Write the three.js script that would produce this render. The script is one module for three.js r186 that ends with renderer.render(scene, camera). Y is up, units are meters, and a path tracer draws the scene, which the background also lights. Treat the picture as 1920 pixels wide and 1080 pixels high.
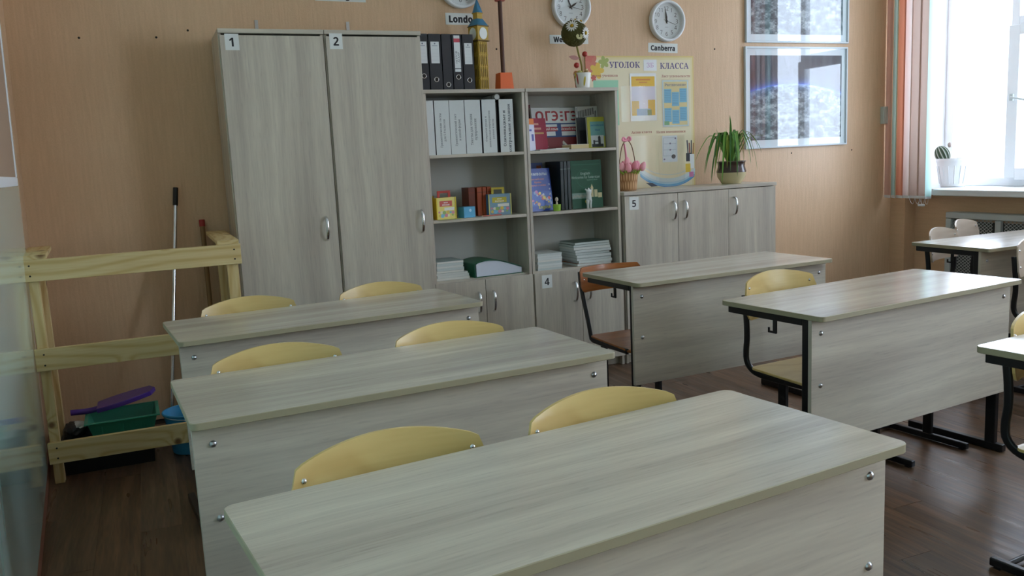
import * as THREE from 'three';
import { RoundedBoxGeometry } from 'three/addons/geometries/RoundedBoxGeometry.js';
import { mergeGeometries } from 'three/addons/utils/BufferGeometryUtils.js';
import { RectAreaLightUniformsLib } from 'three/addons/lights/RectAreaLightUniformsLib.js';

// ------------------------------------------------------------------ camera, sky, window light, exposure
const scene = new THREE.Scene();
const EYE = 1.34, YAW = -0.4, PITCH = -0.151, ROLL = -0.048, FOCAL = 1595;
const camera = new THREE.PerspectiveCamera(2 * Math.atan(540 / FOCAL) * 180 / Math.PI, 16 / 9, 0.05, 200);
camera.position.set(0, EYE, 0);
camera.rotation.set(PITCH, YAW, ROLL, 'YXZ');
const renderer = new THREE.WebGLRenderer({ antialias: true });
renderer.toneMapping = THREE.LinearToneMapping;
renderer.toneMappingExposure = 1.5;
renderer.shadowMap.enabled = true;
scene.background = new THREE.Color().setRGB(2.85, 3.3, 4.1);          // overcast white sky
RectAreaLightUniformsLib.init();
const WIN_X = 5.80, SILL_Y = 0.969, WIN_TOP = 2.95;
const WINDOWS = [[-4.86, -2.6], [-1.4, 0.9]];           // the two window openings along the right wall (z from, z to)
const DAYLIGHT = [2.3, 11.5];                                      // strength of the area light added outside each opening, tuned per window
for (const [k, [z0, z1]] of WINDOWS.entries()) {                     // daylight entering each opening
  const l = new THREE.RectAreaLight(new THREE.Color().setRGB(0.84, 1.0, 1.2), DAYLIGHT[k], z1 - z0, WIN_TOP - SILL_Y);
  l.position.set(WIN_X + 0.16, (WIN_TOP + SILL_Y) / 2, (z0 + z1) / 2);
  l.lookAt(0, (WIN_TOP + SILL_Y) / 2, (z0 + z1) / 2);
  scene.add(l);
}

// ------------------------------------------------------------------ helpers
let seedState = 7;
const rnd = () => { seedState = (seedState * 1664525 + 1013904223) >>> 0; return seedState / 4294967296; };
const rr = (a, b) => a + (b - a) * rnd();
const V = (x, y, z) => new THREE.Vector3(x, y, z);
camera.updateMatrixWorld(true);
function at(px, py, z) {                                             // the point on the plane z = const that a pixel looks at
  const d = V((px - 960) / FOCAL, -(py - 540) / FOCAL, -1).applyQuaternion(camera.quaternion);
  return V(0, EYE, 0).addScaledVector(d, z / d.z);
}
const taken = {};
function numbered(n) { const k = taken[n] = (taken[n] ?? -1) + 1; return k ? n + '_' + String(k).padStart(3, '0') : n; }
function thing(name, label, category, [x, y, z] = [0, 0, 0], turn = 0, group) {
  const o = new THREE.Group(); o.name = numbered(name); scene.add(o);
  o.position.set(x, y, z); o.rotation.y = turn; o.userData = { label, category };
  if (group) o.userData.group = group;
  return o;
}
function part(name, geo, mat, parent, label) {
  const m = new THREE.Mesh(geo, mat); m.name = name; m.castShadow = m.receiveShadow = true; parent.add(m);
  if (label) m.userData.label = label;
  return m;
}
function single(name, geo, mat, label, category, [x, y, z] = [0, 0, 0], turn = 0, group) {
  const m = new THREE.Mesh(geo, mat); m.name = numbered(name); m.castShadow = m.receiveShadow = true; scene.add(m);
  m.position.set(x, y, z); m.rotation.y = turn; m.userData = { label, category };
  if (group) m.userData.group = group;
  return m;
}
function structure(name, label, category) {
  const g = new THREE.Group(); g.name = name; scene.add(g);
  g.userData = { label, category, kind: 'structure' };
  return g;
}
function copyThing(src, [x, y, z], turn, label, group) {
  const c = src.clone(); c.name = numbered(src.name.replace(/_\d{3}$/, '')); scene.add(c);
  c.position.set(x, y, z); c.rotation.y = turn; c.userData = { ...src.userData, label };
  if (group) c.userData.group = group;
  return c;
}
// uv in metres from the positions; u runs along the grain axis
function metric(geo, grain = 'x', du = rr(0, 9), dv = rr(0, 9)) {
  const g = geo.index ? geo.toNonIndexed() : geo, p = g.attributes.position, uv = new Float32Array(p.count * 2);
  const a = V(), b = V(), c = V(), n = V();
  for (let i = 0; i < p.count; i += 3) {
    a.fromBufferAttribute(p, i); b.fromBufferAttribute(p, i + 1); c.fromBufferAttribute(p, i + 2);
    n.copy(b).sub(a).cross(c.clone().sub(a));
    const ax = Math.abs(n.x), ay = Math.abs(n.y), az = Math.abs(n.z);
    const drop = ax >= ay && ax >= az ? 'x' : ay >= az ? 'y' : 'z';
    let rest = ['x', 'y', 'z'].filter((k) => k !== drop), u = rest.includes(grain) ? grain : rest[0], v = rest.find((k) => k !== u);
    [a, b, c].forEach((q, k) => { uv[(i + k) * 2] = q[u] + du; uv[(i + k) * 2 + 1] = q[v] + dv; });
  }
  g.setAttribute('uv', new THREE.BufferAttribute(uv, 2));
  return g;
}
const moved = (g, x = 0, y = 0, z = 0) => g.translate(x, y, z);
const box = (w, h, d, x = 0, y = 0, z = 0, grain = 'x') => metric(moved(new THREE.BoxGeometry(w, h, d), x, y, z), grain);
const rbox = (w, h, d, x = 0, y = 0, z = 0, grain = 'x', r = 0.0015) => metric(moved(new RoundedBoxGeometry(w, h, d, 1, Math.min(r, w / 2.1, h / 2.1, d / 2.1)), x, y, z), grain);
const cyl = (r0, r1, h, x = 0, y = 0, z = 0, n = 20) => moved(new THREE.CylinderGeometry(r0, r1, h, n), x, y, z);
const lathe = (pts, n = 32) => new THREE.LatheGeometry(pts.map(([r, y]) => new THREE.Vector2(r, y)), n);
const tube = (pts, r, n = 24, m = 8) => new THREE.TubeGeometry(new THREE.CatmullRomCurve3(pts.map((p) => V(...p))), n, r, m);
function rod(a, b, r, n = 12) {
  const A = V(...a), B = V(...b), g = new THREE.CylinderGeometry(r, r, A.distanceTo(B), n);
  g.applyQuaternion(new THREE.Quaternion().setFromUnitVectors(V(0, 1, 0), B.clone().sub(A).normalize()));
  const m = A.add(B).multiplyScalar(0.5); return g.translate(m.x, m.y, m.z);
}
const merge = (list) => mergeGeometries(list.map((g) => { const q = g.index ? g.toNonIndexed() : g; for (const k of Object.keys(q.attributes)) if (!['position', 'normal', 'uv'].includes(k)) q.deleteAttribute(k); return q; }));
function slab(w, d, t, r, bevel = 0.0015) {                          // a horizontal board with rounded corners, its top at y = 0
  const s = new THREE.Shape(), x = w / 2 - bevel, y = d / 2 - bevel;
  s.moveTo(-x + r, -y); s.lineTo(x - r, -y); s.absarc(x - r, -y + r, r, -Math.PI / 2, 0); s.lineTo(x, y - r); s.absarc(x - r, y - r, r, 0, Math.PI / 2);
  s.lineTo(-x + r, y); s.absarc(-x + r, y - r, r, Math.PI / 2, Math.PI); s.lineTo(-x, -y + r); s.absarc(-x + r, -y + r, r, Math.PI, Math.PI * 1.5);
  const g = new THREE.ExtrudeGeometry(s, { depth: t - 2 * bevel, bevelSize: bevel, bevelThickness: bevel, bevelSegments: 1, curveSegments: 5 });
  g.rotateX(Math.PI / 2); g.translate(0, -bevel, 0);
  return metric(g, 'x');
}
// an oval tube bent in the plane x = const: path of [z, y]
function sideTube(path, x, halfDepth, halfWidth, steps = 40, around = 10) {
  const curve = new THREE.CatmullRomCurve3(path.map(([z, y]) => V(0, y, z)), false, 'catmullrom', 0.5), pos = [], idx = [];
  for (let i = 0; i <= steps; i++) {
    const p = curve.getPointAt(i / steps), t = curve.getTangentAt(i / steps), ny = -t.z, nz = t.y;
    for (let k = 0; k < around; k++) {
      const a = k / around * 2 * Math.PI, e = 0.55;
      const ca = Math.sign(Math.cos(a)) * Math.abs(Math.cos(a)) ** e, sa = Math.sign(Math.sin(a)) * Math.abs(Math.sin(a)) ** e;
      pos.push(x + sa * halfWidth, p.y + ny * ca * halfDepth, p.z + nz * ca * halfDepth);
    }
  }
  for (let i = 0; i < steps; i++) for (let k = 0; k < around; k++) {
    const a = i * around + k, b = i * around + (k + 1) % around;
    idx.push(a, b, a + around, b, b + around, a + around);
  }
  for (const s of [0, steps]) for (let k = 1; k < around - 1; k++) { const b = s * around; s ? idx.push(b, b + k, b + k + 1) : idx.push(b, b + k + 1, b + k); }
  const g = new THREE.BufferGeometry(); g.setAttribute('position', new THREE.Float32BufferAttribute(pos, 3)); g.setIndex(idx); g.computeVertexNormals();
  g.setAttribute('uv', new THREE.Float32BufferAttribute(new Float32Array(pos.length / 3 * 2), 2));
  return g;
}

// ------------------------------------------------------------------ textures
const hash = (x, y, s) => { let h = Math.imul(x, 374761393) ^ Math.imul(y, 668265263) ^ Math.imul(s, 1274126177); h = Math.imul(h ^ (h >>> 13), 1103515245); return ((h ^ (h >>> 16)) >>> 0) / 4294967296; };
function pn(x, y, px, py, s) {                                       // periodic value noise
  const x0 = Math.floor(x), y0 = Math.floor(y), fx = x - x0, fy = y - y0, u = fx * fx * (3 - 2 * fx), v = fy * fy * (3 - 2 * fy);
  const m = (a, n) => ((a % n) + n) % n, xa = m(x0, px), xb = m(x0 + 1, px), ya = m(y0, py), yb = m(y0 + 1, py);
  return (hash(xa, ya, s) * (1 - u) + hash(xb, ya, s) * u) * (1 - v) + (hash(xa, yb, s) * (1 - u) + hash(xb, yb, s) * u) * v;
}
function dataTex(w, h, fn, su, sv, srgb = true) {                    // su, sv: metres covered by one repeat
  const d = new Uint8Array(w * h * 4);
  for (let y = 0; y < h; y++) for (let x = 0; x < w; x++) {
    const c = fn(x / w, y / h), i = (y * w + x) * 4;
    d[i] = c[0]; d[i + 1] = c[1]; d[i + 2] = c[2]; d[i + 3] = 255;
  }
  const t = new THREE.DataTexture(d, w, h); t.magFilter = THREE.LinearFilter; t.minFilter = THREE.LinearMipmapLinearFilter; t.generateMipmaps = true;
  t.wrapS = t.wrapT = THREE.RepeatWrapping; t.repeat.set(1 / su, 1 / sv); t.colorSpace = srgb ? THREE.SRGBColorSpace : THREE.NoColorSpace; t.needsUpdate = true;
  return t;
}
const mix3 = (a, b, t) => [a[0] + (b[0] - a[0]) * t, a[1] + (b[1] - a[1]) * t, a[2] + (b[2] - a[2]) * t];
const clamp = (x) => Math.min(1, Math.max(0, x));
const lamGrain = (u, v) => {
  const w = v + 0.035 * pn(u * 3, v * 4, 3, 4, 1) + 0.012 * pn(u * 9, v * 9, 9, 9, 2);
  const band = pn(u * 2, w * 15, 2, 15, 3), mid = pn(u * 4, w * 42, 4, 42, 4), fine = pn(u * 14, w * 170, 14, 170, 5), pore = pn(u * 40, v * 330, 40, 330, 6);
  return clamp(0.42 * band + 0.3 * mid + 0.2 * fine + 0.14 * pore + (pore > 0.86 ? 0.1 : 0) - 0.04);
};
const lamTex = dataTex(1024, 1024, (u, v) => mix3([225, 217, 198], [174, 164, 152], lamGrain(u, v)), 2.0, 1.0);
const mapleTex = dataTex(512, 512, (u, v) => {
  const w = v * 5 + 2.4 * pn(u * 2, v * 3, 2, 3, 11) + 0.5 * pn(u * 7, v * 7, 7, 7, 12), line = Math.pow(Math.abs(Math.sin(w * Math.PI)), 14);
  const f = pn(u * 6, v * 90, 6, 90, 13), b = pn(u * 3, v * 6, 3, 6, 14);
  return mix3([236, 208, 138], [200, 160, 92], clamp(0.28 * b + 0.16 * f + 0.42 * (1 - line) * 0 + 0.32 * line));
}, 0.5, 0.5);
const litPlyTex = dataTex(256, 256, (u, v) => mix3([228, 213, 196], [196, 176, 154], clamp(0.5 * pn(u * 3, v * 30, 3, 30, 15) + 0.3 * pn(u * 5, v * 5, 5, 5, 16))), 0.5, 0.5);  // plywood made paler, with window light put into the colour
const orangeTex = dataTex(256, 512, (u, v) => mix3([190, 116, 52], [140, 74, 26], clamp(0.6 * pn(u * 3, v * 40, 3, 40, 21) + 0.4 * pn(u * 6, v * 120, 6, 120, 22))), 0.5, 0.5);
const pineTex = dataTex(1024, 256, (u, v) => {
  let d = 0, k = 0;
  for (const [ku, kv, kr] of [[0.12, 0.3, 0.012], [0.36, 0.62, 0.016], [0.57, 0.35, 0.02], [0.585, 0.75, 0.013], [0.83, 0.5, 0.017], [0.95, 0.2, 0.01]]) {
    const e = Math.hypot((u - ku) * 1.6, (v - kv) * 0.4); d += 0.06 * Math.exp(-e * e / (kr * kr * 9)); k = Math.max(k, clamp(1.6 - e / kr));
  }
  const w = v * 9 + d * 30 + 1.6 * pn(u * 3, v * 2, 3, 2, 31), line = Math.pow(0.5 + 0.5 * Math.sin(w * 6.283), 3), f = pn(u * 20, v * 90, 20, 90, 32);
  return mix3(mix3([226, 204, 150], [196, 158, 94], 0.5 * line + 0.25 * f), [104, 66, 34], k * 0.8);
}, 1.6, 0.4);
const floorTex = dataTex(1024, 1024, (u, v) => {
  const w = v + 0.02 * pn(u * 5, v * 6, 5, 6, 41), a = pn(u * 3, w * 24, 3, 24, 42), b = pn(u * 9, w * 80, 9, 80, 43), c = pn(u * 40, w * 260, 40, 260, 44);
  return mix3([140, 110, 84], [68, 53, 42], clamp(0.4 * a + 0.35 * b + 0.35 * c));
}, 2.4, 1.2);
const paperTex = dataTex(512, 512, (u, v) => {
  const a = pn(u * 128, v * 10, 128, 10, 51), b = pn(u * 256, v * 256, 256, 256, 52), c = pn(u * 5, v * 4, 5, 4, 53), q = 0.5 * a + 0.4 * b + 0.3 * c - 0.6;
  return [218 + q * 14, 183 + q * 14, 146 + q * 14];
}, 1.0, 1.0);
const paperBump = dataTex(512, 512, (u, v) => { const q = 255 * (0.6 * pn(u * 128, v * 10, 128, 10, 51) + 0.4 * pn(u * 256, v * 256, 256, 256, 52)); return [q, q, q]; }, 1.0, 1.0, false);
const gloss = dataTex(512, 512, (u, v) => { const q = 150 + 70 * pn(u * 7, v * 40, 7, 40, 61) + 40 * pn(u * 30, v * 120, 30, 120, 62); return [q, q, q]; }, 2.4, 1.2, false);
const panelTex = dataTex(512, 512, (u, v) => { const q = pn(u * 3, v * 60, 3, 60, 71) * 9 + pn(u * 5, v * 5, 5, 5, 72) * 7; return [202 + q, 236 + q, 226 + q]; }, 1.2, 1.2);
const wickerTex = dataTex(256, 128, (u, v) => { const q = (Math.sin(u * 6.283 * 22 + (Math.floor(v * 12) % 2) * 3.14) * 0.5 + 0.5) * Math.pow(Math.abs(Math.sin(v * 6.283 * 6)), 0.5); return mix3([146, 100, 60], [222, 184, 138], clamp(q + 0.2 * pn(u * 30, v * 20, 30, 20, 81))); }, 1, 1);
function print(w, h, draw) {
  const c = document.createElement('canvas'); c.width = w; c.height = h; const g = c.getContext('2d'); draw(g, w, h);
  const t = new THREE.CanvasTexture(c); t.colorSpace = THREE.SRGBColorSpace; t.magFilter = THREE.LinearFilter; return t;
}
const text = (g, s, x, y, size, color, family = 'sans-serif', align = 'center', bold = true) => { g.fillStyle = color; g.font = (bold ? 'bold ' : '') + size + 'px ' + family; g.textAlign = align; g.textBaseline = 'middle'; g.fillText(s, x, y); };

// ------------------------------------------------------------------ materials
const std = (color, roughness = 0.6, extra = {}) => new THREE.MeshStandardMaterial({ color, roughness, ...extra });
const M = {
  top: std('#ffffff', 0.2, { map: lamTex }), lam: std('#ffffff', 0.38, { map: lamTex }), edge: std('#a9a084', 0.5), hdf: std('#c9cac4', 0.6),
  maple: new THREE.MeshPhysicalMaterial({ color: '#ffffff', map: mapleTex, roughness: 0.35, clearcoat: 0.4, clearcoatRoughness: 0.22 }),
  litPly: new THREE.MeshPhysicalMaterial({ color: '#ffffff', map: litPlyTex, roughness: 0.35, clearcoat: 0.4, clearcoatRoughness: 0.22 }),  // chair plywood lightened as if lit by the near window
  orangeply: new THREE.MeshPhysicalMaterial({ color: '#ffffff', map: orangeTex, roughness: 0.35, clearcoat: 0.5, clearcoatRoughness: 0.15 }),
  black: std('#17181c', 0.32), chrome: std('#d8dadc', 0.16, { metalness: 1 }), zinc: std('#b9bcc0', 0.28, { metalness: 1 }),
  pine: std('#ffffff', 0.6, { map: pineTex }), wall: std('#ffffff', 0.42, { map: paperTex, bumpMap: paperBump, bumpScale: 0.0006 }), ceiling: std('#eeece6', 0.9),
  panel: new THREE.MeshPhysicalMaterial({ color: '#ffffff', map: panelTex, roughness: 0.14, clearcoat: 0.6, clearcoatRoughness: 0.08 }),
  white: std('#e9ebec', 0.4), pvc: std('#eef1f4', 0.28), paper: std('#e9ebe8', 0.75), sill: std('#e6e9ea', 0.3),
  glass: new THREE.MeshPhysicalMaterial({ color: '#ffffff', transmission: 1, thickness: 0, roughness: 0, ior: 1.5 }),
  film: new THREE.MeshPhysicalMaterial({ color: '#ffffff', transmission: 1, thickness: 0, roughness: 0.06, ior: 1.5 }),
  radiator: std('#c3cbca', 0.4), gap: std('#2c2822', 0.8), skirting: std('#8a5a44', 0.5),
};
const floorM = ['#ffffff', '#e8e2dc', '#d6cfc8', '#f4e8da'].map((c) => std(c, 0.42, { map: floorTex, roughnessMap: gloss }));
const printM = (t, rough = 0.5) => std('#ffffff', rough, { map: t });
function sheet(w, h, t, front, side = M.paper) {                     // a thin board or sheet with print on its front
  return [new THREE.BoxGeometry(w, h, t), [side, side, side, side, front, side]];
}

// ------------------------------------------------------------------ the room
const ZB = -5.0, XR = 5.38, ZF = 3.0, CEIL = 3.3;
const wallX = (z, y = 0) => -0.2594 + 0.0635 * z + 0.02 * y, LEAN = [0, Math.atan(0.0635), -0.02];   // the left wall is neither quite square to the back wall nor quite plumb
{
  const g = structure('floor', 'dark brown wood-print floor laid in long planks', 'floor');
  part('subfloor', moved(new THREE.BoxGeometry(7.4, 0.06, 9), 2.6, -0.0405, -1), M.gap, g);
  const shapes = [0, 1, 2, 3, 4, 5].map(() => box(1.4985, 0.012, 0.1495));
  shapes.forEach((s) => s.rotateY(Math.PI / 2));
  for (let i = 0; i < 41; i++) for (let k = -1; k < 6; k++) {
    const x = -0.52 + i * 0.15, z = -4.25 + k * 1.5 + [0, 0.55, 1.1, 0.3, 0.85][i % 5] - 0.2;
    if (z > 3.6 || z < -5.6) continue;
    const m = part('plank', shapes[(i * 5 + k * 3 + 12) % 6], floorM[Math.floor(hash(i, k + 3, 9) * 4)], g); m.position.set(x, -0.006, z);
  }
}
{
  const g = structure('ceiling', 'plain white painted ceiling', 'ceiling');
  part('slab', moved(new THREE.BoxGeometry(7.4, 0.2, 9), 2.6, CEIL + 0.1, -1), M.ceiling, g);
}
{
  const g = structure('wall_back', 'peach wallpapered wall behind the cabinets', 'wall');
  part('plaster', box(7.4, CEIL, 0.3, 2.6, CEIL / 2, ZB - 0.15), M.wall, g);
  // small nails and screws left in the wall
  for (const [px, py] of [[352, 57], [148, 71], [293, 70], [1340, 92], [1484, 287], [1597, 281], [1299, 208], [931, 92]]) { const p = at(px, py, ZB); part('nail', moved(new THREE.SphereGeometry(0.006, 8, 6).scale(1, 1, 0.4), p.x, p.y, ZB), M.gap, g); }
}
{
  const g = structure('wall_left', 'peach wall beside the wooden rack', 'wall');
  const w = part('plaster', box(0.3, CEIL + 0.1, 8.9), M.wall, g);
  w.rotation.set(...LEAN); w.position.set(wallX(-0.9, CEIL / 2) - 0.15 - 0.014, CEIL / 2, -0.9);
  const b = structure('baseboard_left', 'reddish brown skirting board under the glossy panel', 'baseboard');
  const s = part('skirting', rbox(0.012, 0.06, 8.0), M.skirting, b); s.rotation.y = Math.atan(0.0635); s.position.set(wallX(-0.95) - 0.005, 0.03, -0.95);
  // glossy pale sheet that clads the wall; its far edge runs a little out of plumb
  const t = structure('trim_1', 'glossy pale green wall cladding with a slanted far edge', 'wall panel');
  const sh = new THREE.Shape(); sh.moveTo(-2, 0.06); sh.lineTo(4.25, 0.06); sh.lineTo(4.38, 1.06); sh.lineTo(4.38, CEIL - 0.02); sh.lineTo(-2, CEIL - 0.02);
  const pg = new THREE.ExtrudeGeometry(sh, { depth: 0.012, bevelEnabled: true, bevelSize: 0.001, bevelThickness: 0.001, bevelSegments: 1 });
  pg.rotateY(Math.PI / 2);                                           // shape x runs to -z
  const p = part('sheet', metric(pg, 'y'), M.panel, t); p.rotation.set(...LEAN); p.position.set(wallX(0) - 0.013, 0, 0);
}
{
  const g = structure('wall_front', 'plain wall behind the viewer', 'wall');
  part('plaster', box(7.4, CEIL, 0.3, 2.6, CEIL / 2, ZF + 0.15), M.wall, g);
}
const REVEAL = 0.02;
{
  const g = structure('wall_right', 'thick peach window wall with niches under the sills', 'wall');
  const wx = 0.5, edges = [ZB - 0.3, ...WINDOWS.flat(), ZF + 0.3];
  for (let i = 0; i < edges.length; i += 2) { const a = edges[i], b = edges[i + 1]; part('pier', box(wx, CEIL, b - a, XR + wx / 2, CEIL / 2, (a + b) / 2), M.wall, g); }
  for (const [a, b] of WINDOWS) {
    part('apron', box(wx - 0.11, SILL_Y - 0.05, b - a, XR + 0.11 + (wx - 0.11) / 2, (SILL_Y - 0.05) / 2, (a + b) / 2), M.wall, g);
    part('lintel', box(wx, CEIL - WIN_TOP, b - a, XR + wx / 2, (CEIL + WIN_TOP) / 2, (a + b) / 2), M.wall, g);
    part('reveal', box(0.40, WIN_TOP - SILL_Y, 0.012, XR + 0.205, (WIN_TOP + SILL_Y) / 2, a + 0.006), M.white, g, 'white painted window reveal');
    part('reveal', box(0.40, WIN_TOP - SILL_Y, 0.012, XR + 0.205, (WIN_TOP + SILL_Y) / 2, b - 0.006), M.white, g, 'white painted window reveal');
    part('reveal', box(0.40, 0.012, b - a - 0.024, XR + 0.205, WIN_TOP - 0.006, (a + b) / 2), M.white, g, 'white painted window reveal');
  }
}
WINDOWS.forEach(([a, b], k) => {
  const g = structure('window_' + (k + 1), k ? 'white plastic window further along the window wall' : 'white plastic window with fixed pane and casement above the cactus', 'window');
  const x = WIN_X, y0 = SILL_Y, y1 = WIN_TOP - 0.012, z0 = a + 0.012, z1 = b - 0.012, zm = a + 0.57, zn = k ? b - 0.62 : b - 0.95, yt = EYE + 0.76;
  const lip = k ? a - 0.02 : -4.545;
  part('windowsill', merge([box(0.42, 0.045, b - a, XR + 0.21, SILL_Y - 0.0225, (a + b) / 2, 'z'), rbox(0.09, 0.045, b + 0.02 - lip, XR - 0.035, SILL_Y - 0.0225, (b + 0.02 + lip) / 2, 'z', 0.006)]), M.sill, g, 'white windowsill');
  const bar = (ya, yb, za, zb, t = 0.06, dx = 0, n = 'frame_bar') => part(n, rbox(t, yb - ya, zb - za, x + dx, (ya + yb) / 2, (za + zb) / 2, 'z', 0.005), M.pvc, g);
  bar(y0, y1, z0, z0 + 0.07); bar(y0, y1, z1 - 0.07, z1); bar(y0, y0 + 0.06, z0 + 0.07, z1 - 0.07); bar(y1 - 0.07, y1, z0 + 0.07, z1 - 0.07);
  bar(y0 + 0.06, y1 - 0.07, zm - 0.03, zm + 0.03); bar(y0 + 0.06, y1 - 0.07, zn - 0.03, zn + 0.03); bar(yt, yt + 0.06, zm + 0.03, zn - 0.03);
  // casement sash standing proud of the frame
  const s = part('casement', merge([rbox(0.05, yt - y0 - 0.06, 0.085, x - 0.045, (y0 + yt) / 2 + 0.03, zm + 0.025, 'z', 0.005), rbox(0.05, yt - y0 - 0.06, 0.085, x - 0.045, (y0 + yt) / 2 + 0.03, zn - 0.025, 'z', 0.005),
    rbox(0.05, 0.085, zn - zm - 0.13, x - 0.045, y0 + 0.09, (zm + zn) / 2, 'z', 0.005), rbox(0.05, 0.085, zn - zm - 0.13, x - 0.045, yt - 0.03, (zm + zn) / 2, 'z', 0.005)]), M.pvc, g);
  part('window_handle', merge([rbox(0.02, 0.05, 0.03, x - 0.078, 1.6, zm + 0.03, 'y', 0.004), rod([x - 0.09, 1.6, zm + 0.03], [x - 0.1, 1.57, zm + 0.17], 0.008)]), M.radiator, s);
  const pane = (ya, yb, za, zb) => part('pane', moved(new THREE.BoxGeometry(0.006, yb - ya, zb - za), x, (ya + yb) / 2, (za + zb) / 2), M.glass, g);
  pane(y0 + 0.05, y1 - 0.06, z0 + 0.06, zm - 0.02); pane(y0 + 0.05, yt + 0.01, zm + 0.02, zn - 0.02); pane(yt + 0.05, y1 - 0.06, zm + 0.02, zn - 0.02); pane(y0 + 0.05, y1 - 0.06, zn + 0.02, z1 - 0.06);
});

// ------------------------------------------------------------------ desks
function bowHandle(h) {
  const g = tube([[0, h / 2, -0.001], [0, h / 2 - 0.008, 0.016], [0, h * 0.22, 0.029], [0, -h * 0.22, 0.029], [0, -h / 2 + 0.008, 0.016], [0, -h / 2, -0.001]], 0.0052, 28, 10); g.scale(1.5, 1, 1); return g;
}
const DESK_H = 0.757;
function makeDesk(label, [x, z], turn, h = DESK_H) {
  const t = thing('school_desk', label, 'desk', [x, 0, z], turn, 'school desks');
  const T = 0.019;
  part('tabletop', moved(slab(1.2, 0.5, T, 0.018), 0, h, 0), [M.top, M.edge], t);
  const ph = 0.466, pz = 0.192, pw = 1.19;
  const panel = part('front_panel', rbox(pw, ph, 0.016, 0, h - T - 0.001 - ph / 2, pz), M.lam, t);
  for (const sx of [-1, 1]) for (const dy of [0.052, 0.243])
    part('bolt', moved(lathe([[0, 0.007], [0.0045, 0.006], [0.008, 0.0033], [0.0095, 0]], 16).rotateX(Math.PI / 2), sx * 0.548, h - T - dy, pz + 0.0078), M.zinc, panel, 'domed zinc bolt head');
  for (const sx of [-1, 1]) {
    const X = sx * 0.563;
    part('leg', rbox(0.025, h - T - 0.03, 0.045, X, (h - T) / 2 + 0.014, pz - 0.0315, 'y', 0.004), M.black, t);
    part('arm', rbox(0.025, 0.03, 0.37, X, h - T - 0.0155, pz - 0.0545 - 0.185, 'z', 0.003), M.black, t);
    part('foot', merge([rbox(0.028, 0.032, 0.45, X, 0.018, -0.005, 'z', 0.004), box(0.026, 0.006, 0.02, X, 0.003, -0.21), box(0.026, 0.006, 0.02, X, 0.003, 0.2)]), M.black, t);
    part('bag_hook', merge([rbox(0.006, 0.05, 0.018, X, h - T - 0.055, 0.0, 'y', 0.001), rbox(0.006, 0.008, 0.04, X, h - T - 0.078, -0.012, 'y', 0.001), rbox(0.006, 0.02, 0.007, X, h - T - 0.072, -0.03, 'y', 0.001)]), M.black, t);
  }
  return t;
}
makeDesk('grey wood-grain desk right in front of tall cabinets 1 and 2', [0.632, -3.461], 0.089);
makeDesk('grey wood-grain desk in the middle of the row that faces tall cabinets 1 and 2', [0.626, -2.368], 0.061);
makeDesk('grey wood-grain desk at the end of the tall-cabinet row farthest from the cabinets', [0.693, -1.345], 0.114);
makeDesk('grey wood-grain desk before the low cabinet with an orange-backed chair behind it', [2.581, -3.54], 0.05);
makeDesk('grey wood-grain desk with daylight mirrored on its top and one yellow-backed chair behind', [2.671, -2.551], 0.109, 0.747);
makeDesk('grey wood-grain desk last in the middle row, farthest from the low cabinet', [2.722, -1.459], 0.1);
makeDesk('grey wood-grain desk beside the radiator, under the cactus windowsill', [4.6, -3.32], 0.0);
makeDesk('unseen grey wood-grain desk of the window row, chair behind it, standing under the wall pier', [4.66, -2.28], 0.05);  // out of view, implied by its chair; put in to shade the desk panels
makeDesk('added unseen grey wood-grain desk of the window row, last towards the second window', [4.70, -1.22], 0.05);  // added out of view to block low window light from the desk panels

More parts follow.
